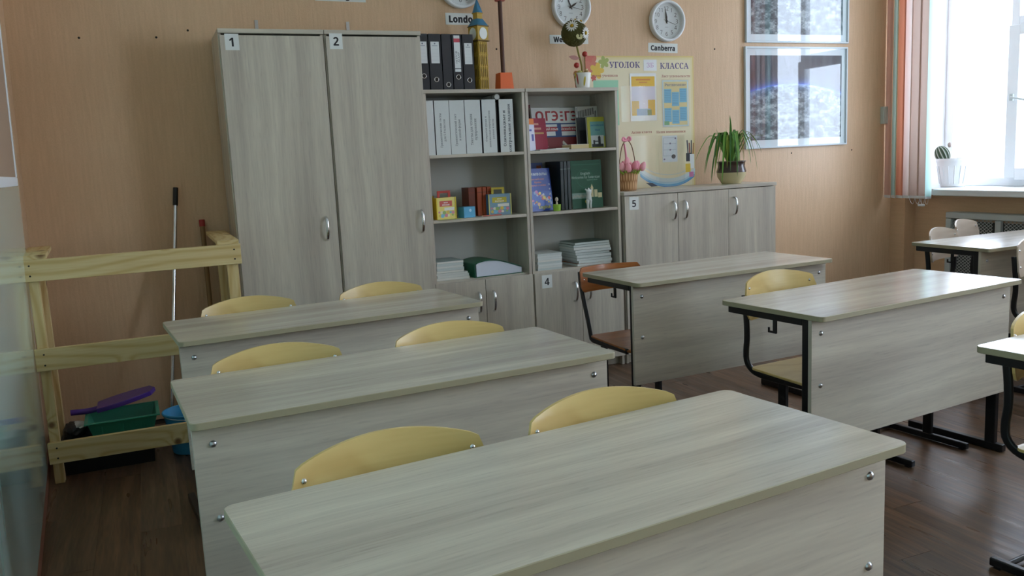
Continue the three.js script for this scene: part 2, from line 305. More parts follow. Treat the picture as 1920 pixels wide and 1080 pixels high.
// ------------------------------------------------------------------ chairs
// curved plywood shell: outline given by top(x) and bottom(x), bent about a vertical axis
function plyBack(w, yb, top, depth, thick = 0.009) {
  const n = 28, m = 8, pos = [], uv = [], idx = [];
  const zAt = (s, y) => depth * s * s + (y - yb) * -0.10;
  for (const side of [0, 1]) for (let j = 0; j <= m; j++) for (let i = 0; i <= n; i++) {
    const s = i / n * 2 - 1, y0 = yb + 0.03 * Math.max(0, Math.abs(s) - 0.86) / 0.14 * Math.max(0, Math.abs(s) - 0.86) / 0.14, y1 = top(s), y = y0 + (y1 - y0) * j / m;
    pos.push(s * w / 2, y, zAt(s, y) - side * thick); uv.push(s * w / 2 + 0.3, y);
  }
  const A = (i, j, side) => side * (n + 1) * (m + 1) + j * (n + 1) + i;
  for (let j = 0; j < m; j++) for (let i = 0; i < n; i++) {
    idx.push(A(i, j, 0), A(i + 1, j, 0), A(i, j + 1, 0), A(i + 1, j, 0), A(i + 1, j + 1, 0), A(i, j + 1, 0));
    idx.push(A(i, j, 1), A(i, j + 1, 1), A(i + 1, j, 1), A(i + 1, j, 1), A(i, j + 1, 1), A(i + 1, j + 1, 1));
  }
  const rim = (a, b, c, d) => { const q = [a, b, c, d].map((k) => { pos.push(pos[k * 3], pos[k * 3 + 1], pos[k * 3 + 2]); uv.push(uv[k * 2], uv[k * 2 + 1]); return pos.length / 3 - 1; }); idx.push(q[0], q[1], q[2], q[1], q[3], q[2]); };
  for (let i = 0; i < n; i++) { rim(A(i, m, 0), A(i + 1, m, 0), A(i, m, 1), A(i + 1, m, 1)); rim(A(i + 1, 0, 0), A(i, 0, 0), A(i + 1, 0, 1), A(i, 0, 1)); }
  for (let j = 0; j < m; j++) { rim(A(0, j, 0), A(0, j + 1, 0), A(0, j, 1), A(0, j + 1, 1)); rim(A(n, j + 1, 0), A(n, j, 0), A(n, j + 1, 1), A(n, j, 1)); }
  const g = new THREE.BufferGeometry(); g.setAttribute('position', new THREE.Float32BufferAttribute(pos, 3)); g.setAttribute('uv', new THREE.Float32BufferAttribute(uv, 2)); g.setIndex(idx); g.computeVertexNormals();
  return g;
}
const screwGeo = lathe([[0, 0.0045], [0.004, 0.0035], [0.0062, 0]], 12).rotateX(Math.PI / 2);
// the origin of a chair is on the floor below its backrest; it faces +z
function makeChair(label, wood, [x, z], turn, kind = 'arched', hs = 1) {
  const t = thing('school_chair', label, 'chair', [x, 0, z], turn, 'school chairs');
  const arched = kind === 'arched', W = arched ? 0.412 : 0.365, dep = 0.045;
  const cornered = (s) => 1 - Math.max(0, (Math.abs(s) - 0.9) / 0.1) ** 2.2;
  const top = arched ? (s) => 0.804 - 0.036 * Math.abs(s) ** 2 - (1 - cornered(s)) * 0.045 : (s) => 0.765 - (1 - cornered(s)) * 0.02;
  const zs = (s, y) => dep * s * s - (y - 0.61) * 0.10;
  const back = part('backrest', plyBack(W, arched ? 0.61 : 0.635, (s) => top(s) * hs, dep), wood, t);
  for (const s of [-0.86, 0.86]) for (const y of arched ? [0.746, 0.66] : [0.70]) part('screw', moved(screwGeo.clone(), s * W / 2, y * hs, zs(s, y) + 0.0), M.chrome, back, 'chrome screw head');
  const tx = W / 2 - (arched ? 0.022 : 0.018);
  const path = arched ? [[-0.009, 0.715], [-0.005, 0.68], [0.004, 0.6], [0.006, 0.53], [0.0, 0.475], [0.004, 0.43], [0.035, 0.398], [0.09, 0.385], [0.2, 0.384], [0.33, 0.386]]
    : [[-0.008, 0.74], [-0.002, 0.68], [0.022, 0.60], [0.06, 0.5], [0.083, 0.43], [0.09, 0.405], [0.11, 0.398], [0.2, 0.397], [0.3, 0.398], [0.44, 0.4]];
  for (const sx of [-1, 1]) part('side_tube', sideTube(path.map(([a, b]) => [a - (arched ? 0.002 : 0.004) + 0.008, b * hs]), sx * tx, 0.0135, 0.0075), M.black, t);
  // seat of bent plywood
  const sy = (arched ? 0.401 : 0.412) * hs, s0 = arched ? 0.035 : 0.085, s1 = arched ? 0.40 : 0.46;
  const seat = slab(W - 0.02, s1 - s0, 0.010, 0.03, 0.002), p = seat.attributes.position;
  for (let i = 0; i < p.count; i++) { const zz = (p.getZ(i) + (s1 - s0) / 2) / (s1 - s0); p.setY(i, p.getY(i) + 0.006 - 0.02 * Math.max(0, (zz - 0.75) / 0.25) ** 2); }
  seat.computeVertexNormals();
  part('seat', moved(seat, 0, sy + 0.003, (s0 + s1) / 2), wood, t);
  for (const sx of [-1, 1]) {
    part('leg', rbox(0.02, sy - 0.045, 0.042, sx * (tx - 0.005), (sy - 0.03) / 2 + 0.012, 0.215, 'y', 0.004), M.black, t);
    part('foot', merge([rbox(0.024, 0.028, 0.43, sx * (tx - 0.005), 0.018, 0.19, 'z', 0.005), box(0.022, 0.006, 0.02, sx * (tx - 0.005), 0.003, 0), box(0.022, 0.006, 0.02, sx * (tx - 0.005), 0.003, 0.38)]), M.black, t);
  }
  part('crossbar', rod([-tx, sy - 0.03, 0.215], [tx, sy - 0.03, 0.215], 0.009), M.black, t);
  part('crossbar', rod([-tx, 0.018, 0.02], [tx, 0.018, 0.02], 0.009), M.black, t);
  return t;
}
const bz = -0.012;
makeChair('yellow plywood chair directly in front of tall cabinet number 1', M.maple, [0.362, -3.79], 0.06);
makeChair('yellow plywood chair standing before the door of cabinet number 2', M.maple, [0.952, -3.815], 0.05);
makeChair('yellow plywood chair at the middle desk of the tall-cabinet row, on the glossy panel side', M.maple, [0.325, -2.67], 0.03);
makeChair('yellow plywood chair at the middle desk of the tall-cabinet row, on the aisle side', M.maple, [0.893, -2.68], 0.06);
makeChair('yellow plywood chair at the desk farthest from the tall cabinets, on the glossy panel side', M.maple, [0.40, -1.63], 0.05);
makeChair('yellow plywood chair at the desk farthest from the tall cabinets, on the aisle side', M.maple, [0.91, -1.665], 0.06);
makeChair('yellow plywood chair with curved black frame behind the desk that mirrors the daylight', M.maple, [2.49, -2.925], 0.08);
makeChair('low plywood chair, window light put into its pale colour, tucked under the desk that mirrors the daylight', M.litPly, [2.93, -2.87], 0.1, 'arched', 0.9);
makeChair('orange-brown plywood chair with straight-edged backrest behind the desk before the low cabinet', M.orangeply, [2.2, -3.9], 0.02, 'straight');
makeChair('plywood chair pushed to the middle-row desk farthest from the low cabinet', M.maple, [2.51, -1.735], 0.1);
makeChair('plywood chair, window light put into its pale colour, turned askew at the aisle end of the radiator desk', M.litPly, [4.40, -3.71], 0.33);
makeChair('plywood chair, window light put into its pale colour, standing behind the radiator desk, next to the radiator grille', M.litPly, [4.93, -3.98], 0.37);
makeChair('plywood chair, window light put into its pale colour, with two screws at its backrest end, between two window-row desks', M.litPly, [4.27, -3.0], 0.05);

// ------------------------------------------------------------------ cabinets along the back wall
const numberM = {};
for (const n of ['1', '2', '4', '5']) numberM[n] = printM(print(96, 112, (g, w, h) => { g.fillStyle = '#eceeea'; g.fillRect(0, 0, w, h); text(g, n, w / 2, h * 0.52, 84, '#15161a'); }), 0.6);
function numberLabel(n, x, y, z, parent) { const [g, m] = sheet(0.068, 0.08, 0.001, numberM[n]); part('number_label', moved(g, x, y, z), m, parent, 'white paper label with the number ' + n); }
function tallCabinet(n, x0, x1) {
  const w = x1 - x0, D = 0.385, H = 2.048, t = thing('tall_cabinet', n === '1' ? 'tall grey wood-grain cabinet numbered 1, next to the pine rack' : 'tall grey cabinet numbered 2, adjoining the bookcase with black binders', 'cabinet', [(x0 + x1) / 2, 0, -4.58], 0, 'tall cabinets');
  part('side_panel', rbox(0.016, H - 0.022, D, -w / 2 + 0.008, (H - 0.022) / 2, -D / 2 - 0.019, 'y'), M.lam, t);
  part('side_panel', rbox(0.016, H - 0.022, D, w / 2 - 0.008, (H - 0.022) / 2, -D / 2 - 0.019, 'y'), M.lam, t);
  part('top_panel', rbox(w - 0.001, 0.022, D + 0.02, 0, H - 0.011, -D / 2 - 0.009), M.lam, t);
  part('back_panel', box(w - 0.034, H - 0.06, 0.004, 0, H / 2, -D - 0.015, 'y'), M.hdf, t);
  part('plinth', box(w - 0.034, 0.06, 0.016, 0, 0.03, -0.04), M.lam, t);
  const d = part('door', rbox(w - 0.012, H - 0.032 - 0.06, 0.016, 0.001, 0.06 + (H - 0.092) / 2, -0.008, 'y'), M.lam, t);
  const hx = n === '1' ? 0.877 : 1.409; part('handle', moved(bowHandle(0.125), hx - (x0 + x1) / 2, 1.017, 0), M.chrome, d, 'chrome bow handle');
  numberLabel(n, n === '1' ? -w / 2 + 0.065 : -w / 2 + 0.06, n === '1' ? 1.982 : 1.990, 0.0007, d);
}
tallCabinet('1', 0.415, 0.941); tallCabinet('2', 0.943, 1.469);
function bookcase(n, x0, x1, label) {
  const w = x1 - x0, D = 0.325, H = 1.74, t = thing('bookcase', label, 'bookcase', [(x0 + x1) / 2, 0, -4.64], 0, 'bookcases');
  for (const s of [-1, 1]) part('side_panel', rbox(0.018, H - 0.02, D, s * (w / 2 - 0.009), (H - 0.02) / 2, -D / 2, 'y'), M.lam, t);
  part('top_panel', rbox(w - 0.002, 0.02, D + 0.01, 0, H - 0.01, -D / 2 + 0.005), M.lam, t);
  part('back_panel', box(w - 0.038, H - 0.02, 0.004, 0, (H - 0.02) / 2, -D + 0.003, 'y'), M.hdf, t, 'pale grey hardboard back');
  for (const y of [1.378, 1.010]) part('shelf', rbox(w - 0.038, 0.018, D - 0.012, 0, y - 0.009, -D / 2 + 0.004), M.lam, t);
  part('shelf', rbox(w - 0.038, 0.018, D - 0.026, 0, 0.655 - 0.009, -D / 2 - 0.009), M.lam, t);
  part('plinth', box(w - 0.038, 0.06, 0.016, 0, 0.03, -0.05), M.lam, t);
  const split = n === '3' ? 1.788 - (x0 + x1) / 2 : 0.01;
  for (const s of [-1, 1]) {
    const a = s < 0 ? -w / 2 + 0.004 : split + 0.0015, b = s < 0 ? split - 0.0015 : w / 2 - 0.004;
    const d = part('door', rbox(b - a, 0.585, 0.016, (a + b) / 2, 0.06 + 0.2925, 0.008, 'y'), M.lam, t);
    part('handle', moved(bowHandle(0.122), split + s * 0.046, 0.512, 0.016), M.chrome, d, 'chrome bow handle');
    if (n === '4' && s < 0) numberLabel('4', 2.188 - (x0 + x1) / 2, 0.592, 0.0167, d);
  }
}
bookcase('3', 1.478, 2.099, 'grey wood-grain bookcase with black binders on top, beside tall cabinet 2');
bookcase('4', 2.103, 2.725, 'grey wood-grain bookcase labelled 4 with a daisy topiary on top');
{
  const x0 = 2.738, x1 = 3.93, w = x1 - x0, D = 0.335, H = 1.098, t = thing('low_cabinet', 'low grey wood-grain cabinet labelled 5 with three doors', 'cabinet', [(x0 + x1) / 2, 0, -4.62]);
  for (const s of [-1, 1]) part('side_panel', rbox(0.016, H - 0.022, D, s * (w / 2 - 0.010), (H - 0.022) / 2, -D / 2 - 0.018, 'y'), M.lam, t);
  part('top_panel', rbox(w, 0.022, D + 0.022, 0, H - 0.011, -D / 2 - 0.007), M.lam, t);
  part('back_panel', box(w - 0.06, H - 0.06, 0.004, 0, H / 2, -D - 0.012, 'y'), M.hdf, t);
  part('plinth', box(w - 0.05, 0.06, 0.016, 0, 0.03, -0.05), M.lam, t);
  const cuts = [2.742, 3.138, 3.534, 3.926].map((v) => v - (x0 + x1) / 2), hx = [3.102, 3.188, 3.58];
  for (let k = 0; k < 3; k++) {
    const g = k === 1 ? 0.0004 : 0.0015, d = part('door', rbox(cuts[k + 1] - cuts[k] - 0.0015 - g, H - 0.022 - 0.064, 0.016, (cuts[k] + cuts[k + 1]) / 2 + (k === 2 ? -0.0006 : 0), 0.06 + (H - 0.086) / 2, -0.008, 'y'), M.lam, t);
    part('handle', moved(bowHandle(0.12), hx[k] - (x0 + x1) / 2, 0.961, 0), M.chrome, d, 'chrome bow handle');
    if (!k) numberLabel('5', 2.811 - (x0 + x1) / 2, 1.025, 0.0007, d);
  }
}
for (const [px, py, c] of [[482, 48, 'before the sign Washington'], [654, 52, 'above cabinet 2']]) {
  const p = at(px, py, -4.975); single('wall_bracket', merge([rbox(0.018, 0.11, 0.003, 0, 0, -0.0085, 'y', 0.0005), rbox(0.018, 0.003, 0.02, 0, -0.0535, 0.001, 'x', 0.0005)]), M.zinc, 'small metal angle bracket fixing a tall cabinet to the wall, ' + c, 'bracket', [p.x, 2.10 + 0.003, -4.988], 0, 'cabinet wall brackets');
}

// ------------------------------------------------------------------ wooden rack in the corner and cleaning things
{
  const t = thing('wooden_rack', 'raw pine rack of three rails between the glossy panel and tall cabinet 1', 'rack', [0, 0, 0]);
  for (const [y0, y1, x0, x1] of [[0.914, 1.008, -0.520, 0.386], [0.520, 0.618, -0.508, 0.386], [0.098, 0.194, -0.506, 0.386]]) {
    const r = part('rail', rbox(x1 - x0, y1 - y0, 0.024, (x0 + x1) / 2, (y0 + y1) / 2, -4.15, 'x', 0.002), M.pine, t);
    for (const x of [x0 + 0.035, x1 - 0.03]) for (const y of [y0 + 0.025, y1 - 0.025]) part('screw', moved(cyl(0.004, 0.004, 0.002).rotateX(Math.PI / 2), x, y, -4.1378), M.gap, r, 'dark screw head');
  }
  part('post', rbox(0.04, 1.008, 0.045, -0.478, 0.504, -4.185, 'y', 0.002), M.pine, t);
  part('post', rbox(0.05, 1.008, 0.045, 0.345, 0.504, -4.185, 'y', 0.002), M.pine, t);
  part('post', rbox(0.04, 1.008, 0.045, 0.345, 0.504, -4.84, 'y', 0.002), M.pine, t);
  part('post', rbox(0.04, 1.008, 0.045, -0.50, 0.504, -4.64, 'y', 0.002), M.pine, t);
  const a = part('top_board', rbox(0.098, 0.020, 0.53, 0, 0, 0, 'z', 0.002), M.pine, t); a.position.set(-0.478, 1.018, -4.405); a.rotation.y = 0.05;
  const b = part('top_board', rbox(0.096, 0.020, 0.75, 0, 0, 0, 'z', 0.002), M.pine, t); b.position.set(0.332, 1.018, -4.515); 
}
{
  const t = thing('mop', 'chrome mop pole with black grip leaning on the wall behind the pine rack', 'mop', [0, 0, 0]);
  const A = [0.002, 0.012, -4.70], B = [0.158, 1.27, -4.965], q = (s) => A.map((v, i) => v + (B[i] - v) * s);
  part('pole', rod(q(0.02), q(0.93), 0.011), M.chrome, t); part('grip', rod(q(0.925), q(1), 0.0135), std('#151517', 0.5), t);
  part('mop_head', rbox(0.3, 0.03, 0.09, 0.09, 0.0151, -4.70, 'x', 0.01), std('#55585c', 0.9), t);
  const u = thing('broom', 'wooden broomstick with a red cap standing beside tall cabinet 1', 'broom', [0, 0, 0]);
  const A2 = [0.262, 0.05, -4.80], B2 = [0.274, 1.088, -4.972], r = (s) => A2.map((v, i) => v + (B2[i] - v) * s);
  part('stick', rod(r(0), r(0.97), 0.013), std('#8a6a42', 0.6), u); part('cap', rod(r(0.965), r(1), 0.0155), std('#a5322c', 0.5), u);
  part('brush', rbox(0.19, 0.06, 0.06, 0.215, 0.0305, -4.80, 'x', 0.012), std('#3a4a58', 0.9), u);
}
function tubBox(w, h, d, wallT, slope = 0.06) {                      // an open tub with sloping walls
  const q = (hw, hd, y) => [[-hw, y, -hd], [hw, y, -hd], [hw, y, hd], [-hw, y, hd]], pos = [], idx = [];
  for (const r of [q(w / 2 - slope, d / 2 - slope, 0), q(w / 2, d / 2, h), q(w / 2 - wallT, d / 2 - wallT, h), q(w / 2 - slope - wallT, d / 2 - slope - wallT, wallT)]) pos.push(...r.flat());
  for (let r = 0; r < 3; r++) for (let k = 0; k < 4; k++) { const a = r * 4 + k, b = r * 4 + (k + 1) % 4; idx.push(a, a + 4, b, b, a + 4, b + 4); }
  idx.push(0, 1, 2, 0, 2, 3, 12, 14, 13, 12, 15, 14);
  const g = new THREE.BufferGeometry(); g.setAttribute('position', new THREE.Float32BufferAttribute(pos, 3)); g.setIndex(idx);
  const n = g.toNonIndexed(); n.computeVertexNormals(); return metric(n);
}
{
  const c = thing('storage_crate', 'black plastic crate on the floor behind the bottom rail of the pine rack', 'crate', [-0.272, 0, -4.44]);
  part('body', tubBox(0.39, 0.14, 0.38, 0.008, 0.006), std('#14161a', 0.6), c);
  part('rim', merge([rbox(0.404, 0.012, 0.012, 0, 0.14, 0.192), rbox(0.404, 0.012, 0.012, 0, 0.14, -0.192), rbox(0.012, 0.012, 0.372, -0.196, 0.14, 0), rbox(0.012, 0.012, 0.372, 0.196, 0.14, 0)]), std('#14161a', 0.6), c);
  const t = thing('plastic_tray', 'teal green plastic tray lying on the black crate', 'tray', [-0.205, 0.148, -4.40], 0.02);
  part('tub', tubBox(0.30, 0.07, 0.24, 0.004, 0.02), std('#3f9c80', 0.4), t);
  part('rim', merge([rbox(0.326, 0.007, 0.016, 0, 0.071, 0.126), rbox(0.326, 0.007, 0.016, 0, 0.071, -0.126), rbox(0.016, 0.007, 0.236, -0.155, 0.071, 0), rbox(0.016, 0.007, 0.236, 0.155, 0.071, 0)]), std('#3f9c80', 0.4), t);
  part('rib', merge([-0.09, 0, 0.09].map((x) => box(0.005, 0.055, 0.004, x, 0.036, 0.112))), std('#3f9c80', 0.4), t);
  const d = thing('dustpan', 'purple plastic dustpan lying tilted on top of the teal tray', 'dustpan', [-0.23, 0.234, -4.46]);
  const s = new THREE.Shape(); s.moveTo(-0.11, -0.07); s.quadraticCurveTo(0.0, -0.11, 0.13, -0.06); s.lineTo(0.15, 0); s.lineTo(0.13, 0.06); s.quadraticCurveTo(0, 0.11, -0.11, 0.07); s.closePath();
  const pan = new THREE.ExtrudeGeometry(s, { depth: 0.014, bevelSize: 0.004, bevelThickness: 0.004, bevelSegments: 2, curveSegments: 10 }); pan.rotateX(-Math.PI / 2); pan.rotateZ(0.2);
  const purple = std('#5b3a9e', 0.3);
  part('pan', moved(metric(pan), 0.03, 0.030, 0), purple, d); part('dustpan_handle', tube([[-0.06, 0.012, 0], [-0.12, 0.004, 0.0], [-0.2, 0.006, 0]], 0.014, 12, 10), purple, d);
  const b = thing('plastic_bag', 'crumpled black and white bag at the edge of the black crate', 'bag', [-0.415, 0.149, -4.36]);
  const bag = new THREE.IcosahedronGeometry(0.05, 3), bp = bag.attributes.position;
  for (let i = 0; i < bp.count; i++) { const v = V().fromBufferAttribute(bp, i), k = 1 + 0.25 * (pn(v.x * 60 + 9, v.y * 60 + v.z * 50 + 9, 99, 99, 5) - 0.5); bp.setXYZ(i, v.x * k * 1.0, Math.max(-0.03, v.y * k * 0.8), v.z * k * 1.4); }
  bag.computeVertexNormals(); part('bag_body', moved(bag, 0, 0.03, 0), std('#24262a', 0.5), b);
  const bag2 = bag.clone().scale(0.8, 0.5, 0.7); part('white_film', moved(bag2, 0.015, 0.035, 0), std('#b9bcb8', 0.5), b);
}
{
  const t = thing('bucket', 'blue plastic bucket on the floor behind the bottom rail of the pine rack', 'bucket', [0.09, 0, -4.345]);
  const blue = std('#3f9ccc', 0.4);
  part('body', lathe([[0, 0.0], [0.085, 0.0], [0.09, 0.004], [0.117, 0.2], [0.113, 0.2], [0.086, 0.008], [0, 0.006]], 40), blue, t);
  part('rim', moved(new THREE.TorusGeometry(0.119, 0.005, 8, 48).rotateX(Math.PI / 2), 0, 0.2, 0), blue, t);
  part('handle', tube([[-0.12, 0.195, 0], [-0.1, 0.19, 0.07], [0, 0.183, 0.128], [0.1, 0.19, 0.07], [0.12, 0.195, 0]], 0.003, 32, 6), M.zinc, t);
}
{ // board with a pale frame on the glossy panel
  const t = thing('wall_board', 'brown board with a pale frame hanging on the glossy wall panel', 'board', [wallX(-3.46, 1.3) + 0.012, 1.3, -3.46]); t.rotation.set(...LEAN);
  part('board_face', box(0.012, 1.0, 0.88, 0, 0.56, 0, 'y'), std('#a98f78', 0.5), t);
  part('board_frame', merge([rbox(0.02, 0.035, 0.96, 0, 0.0425, 0, 'z', 0.003), rbox(0.02, 0.035, 0.96, 0, 1.0775, 0, 'z', 0.003), rbox(0.02, 1.0, 0.035, 0, 0.56, -0.4625, 'y', 0.003), rbox(0.02, 1.0, 0.035, 0, 0.56, 0.4625, 'y', 0.003)]), M.white, t);
}

// ------------------------------------------------------------------ blinds, radiator cover, cactus
function vaneGeo(w, h, bend = 0.008) {                               // a hanging fabric strip, its top at y = 0
  const g = new THREE.PlaneGeometry(w, h, 6, 1), p = g.attributes.position;
  for (let i = 0; i < p.count; i++) { const s = p.getX(i) / w * 2; p.setZ(i, bend * (1 - s * s)); }
  g.translate(0, -h / 2, 0); g.computeVertexNormals(); return g;
}
const fabric = (c) => new THREE.MeshPhysicalMaterial({ color: c, roughness: 0.9, transmission: 0.25, thickness: 0, side: THREE.DoubleSide });
const FAB = { pink: fabric('#e3b7a6'), mint: fabric('#b9d8cd'), orange: fabric('#d98b6c'), cream: fabric('#f0dfd6'), tan: fabric('#cbb0a2'), aqua: fabric('#bfe6e0') };
function blind(label, list, x, yTop, yBottom, zA, zB2) {
  const t = thing('vertical_blind', label, 'blind', [x, 0, (zA + zB2) / 2], 0, 'vertical blinds'), zc = (zA + zB2) / 2, H = yTop - yBottom;
  part('head_rail', rbox(0.045, 0.04, zB2 - zA, 0, yTop + 0.025, 0, 'z', 0.003), M.white, t);
  const vg = vaneGeo(0.089, H - 0.012);
  list.forEach(([z, ang, col]) => {
    const v = part('vane', vg, FAB[col], t); v.position.set(0, yTop, z - zc); v.rotation.y = ang;
    part('weight', moved(rbox(0.08, 0.02, 0.006, 0, 0, 0, 'x', 0.001), 0, -(H - 0.012) - 0.006, 0.0), M.white, v);
  });
  return t;
}
{
  const XB = 5.29;
  const t = blind('pulled-aside vertical blind of pink, mint and orange vanes in the corner by the cactus',
    [[-4.95, 1.25, 'pink'], [-4.895, 1.1, 'mint'], [-4.835, 1.28, 'orange'], [-4.775, 1.36, 'cream'], [-4.705, 1.6, 'tan'], [-4.635, 1.5, 'tan'], [-4.572, 0.2, 'aqua']], XB, 3.08, 0.905, -4.96, -4.45);
  const zc = (-4.96 - 4.45) / 2;
  for (const [a, b] of [[-4.74, -4.69], [-4.69, -4.645], [-4.645, -4.60], [-4.60, -4.57]]) part('bottom_chain', tube([[0, 0.9, a - zc], [0, 0.865, (a + b) / 2 - zc - 0.004], [0, 0.86, (a + b) / 2 - zc + 0.008], [0, 0.9, b - zc]], 0.0014, 16, 5), M.white, t);
  part('cord_weight', merge([rod([0, 0.9, -4.63 - zc], [0.0, 0.86, -4.63 - zc], 0.0012, 6), rbox(0.02, 0.016, 0.05, 0, 0.852, -4.63 - zc, 'z', 0.003)]), M.white, t);
  const list = []; for (let z = -3.72, k = 0; z < -3.22; z += 0.07, k++) list.push([z, 1.5 - (k % 3) * 0.06, ['tan', 'mint', 'pink', 'cream', 'orange'][k % 5]]);
  blind('added pastel vanes on the unseen side of the cactus window', list, XB, 3.08, 0.985, -3.85, -2.5);  // unseen vanes added to darken strips in the picture reflections
  const l2 = []; for (let z = -1.43, j = 0; z < -0.5; z += 0.078, j++) l2.push([z, 1.5 - (j % 3) * 0.06, ['cream', 'mint', 'pink', 'tan', 'aqua'][j % 5]]);
  blind('added unseen vertical blind half drawn over the second window from the cabinets', l2, XB, 3.08, 0.985, -1.48, -0.45);  // out of view, added to cut the window light on the desk fronts
  const p = at(1664, 216, -4.99); single('wall_box', rbox(0.07, 0.13, 0.03, 0, 0, 0, 'y', 0.004), std('#c3c9c0', 0.5), 'small grey box on the peach wall beside the pastel blind', 'box', [5.29, p.y, -4.984]);
}
{
  const t = thing('radiator_cover', 'pale grey metal radiator cover with mesh grille under the windowsill', 'radiator', [0, 0, 0]);
  const x = 5.44, y0 = 0.10, y1 = 0.80, zs = [-4.50, -4.08, -3.66, -3.24];
  part('top_rail', rbox(0.10, 0.045, zs[3] - zs[0], x - 0.005, y1 - 0.0225, (zs[0] + zs[3]) / 2, 'z', 0.008), M.radiator, t);
  part('bottom_rail', rbox(0.03, 0.06, zs[3] - zs[0], x - 0.036, y0 + 0.03, (zs[0] + zs[3]) / 2, 'z', 0.005), M.radiator, t);
  for (const z of zs) { part('upright', rbox(0.03, y1 - 0.047 - y0 - 0.062, 0.045, x - 0.036, (y0 + y1) / 2 + 0.008, z + (z === zs[0] ? 0.0225 : z === zs[3] ? -0.0225 : 0), 'y', 0.004), M.radiator, t); part('foot', box(0.03, y0, 0.04, x - 0.036, y0 / 2, z + (z === zs[0] ? 0.0225 : z === zs[3] ? -0.0225 : 0)), M.radiator, t); }
  part('side_plate', box(0.10, y1 - 0.047 - y0, 0.003, x + 0.03, (y0 + y1) / 2 - 0.02, zs[0] + 0.0015), M.radiator, t);
  part('inner_plate', box(0.004, y1 - y0 - 0.14, zs[3] - zs[0] - 0.06, x + 0.035, (y0 + y1) / 2, (zs[0] + zs[3]) / 2), std('#4a5250', 0.7), t);
  for (let k = 0; k < 3; k++) {
    const a = zs[k] + 0.04, b = zs[k + 1] - 0.02, ya = y0 + 0.06, yb = y1 - 0.033, ch = 0.0115, cw = 0.030, pos = [];
    const put = (z0, Y0, z1, Y1, w = 0.0042) => { const dx = 0.0015, X = x - 0.036; const L = Math.hypot(z1 - z0, Y1 - Y0), nz = -(Y1 - Y0) / L * w / 2, ny = (z1 - z0) / L * w / 2;
      pos.push(X, Y0 - ny, z0 - nz, X, Y0 + ny, z0 + nz, X, Y1 + ny, z1 + nz, X, Y0 - ny, z0 - nz, X, Y1 + ny, z1 + nz, X, Y1 - ny, z1 - nz); };
    for (let r = 0, y = ya; y < yb - ch; y += ch, r++) for (let z = a; z < b - cw; z += cw) { const lo = r % 2 ? y + ch : y, hi = r % 2 ? y : y + ch; put(z, lo, z + cw / 2, hi); put(z + cw / 2, hi, z + cw, lo); }
    const g = new THREE.BufferGeometry(); g.setAttribute('position', new THREE.Float32BufferAttribute(pos, 3)); g.computeVertexNormals();
    const m = part('mesh_grille', g, std('#c3cbca', 0.4, { side: THREE.DoubleSide }), t); m.userData.kind = 'stuff';
  }
}
{
  const t = thing('cactus_pot', 'small ribbed cactus leaning in a large white ribbed plastic pot on the windowsill', 'potted cactus', [5.64, SILL_Y, -4.655]);
  const pts = [[0, 0], [0.082, 0], [0.086, 0.01], [0.115, 0.185], [0.122, 0.19], [0.122, 0.215], [0.117, 0.215], [0.11, 0.185], [0, 0.17]];
  const pg = lathe(pts, 64), pp = pg.attributes.position;
  for (let i = 0; i < pp.count; i++) { const y = pp.getY(i); if (y > 0.02 && y < 0.18) continue; }
  part('pot', pg, M.white, t);
  for (let k = 0; k < 16; k++) { const a = k / 16 * 6.283; part('pot_rib', rod([Math.cos(a) * 0.09, 0.025, Math.sin(a) * 0.09], [Math.cos(a) * 0.1115, 0.16, Math.sin(a) * 0.1115], 0.004, 6), M.white, t); }
  part('soil', moved(new THREE.CylinderGeometry(0.112, 0.112, 0.01, 32), 0, 0.185, 0), std('#4a3c30', 0.95), t);
  const cg = new THREE.SphereGeometry(1, 60, 24), cp = cg.attributes.position, colr = [];
  for (let i = 0; i < cp.count; i++) { const v = V().fromBufferAttribute(cp, i), a = Math.atan2(v.z, v.x), r = Math.hypot(v.x, v.z), k = 1 + 0.09 * Math.cos(a * 12); cp.setXYZ(i, v.x * k * 0.05, v.y * 0.068, v.z * k * 0.05); const c = Math.cos(a * 12) > 0.55 && r > 0.2 ? [0.5, 0.5, 0.45] : [0.045, 0.075, 0.04]; colr.push(...c); }
  cg.setAttribute('color', new THREE.Float32BufferAttribute(colr, 3)); cg.computeVertexNormals(); cg.rotateZ(0.25); cg.rotateX(-0.35);
  part('cactus', moved(cg, -0.04, 0.245, -0.065), std('#ffffff', 0.8, { vertexColors: true }), t);
  part('cactus_bud', moved(new THREE.SphereGeometry(0.018, 16, 12).scale(0.8, 1.1, 0.8), -0.02, 0.315, -0.02), std('#9c8f88', 0.8), t);
}

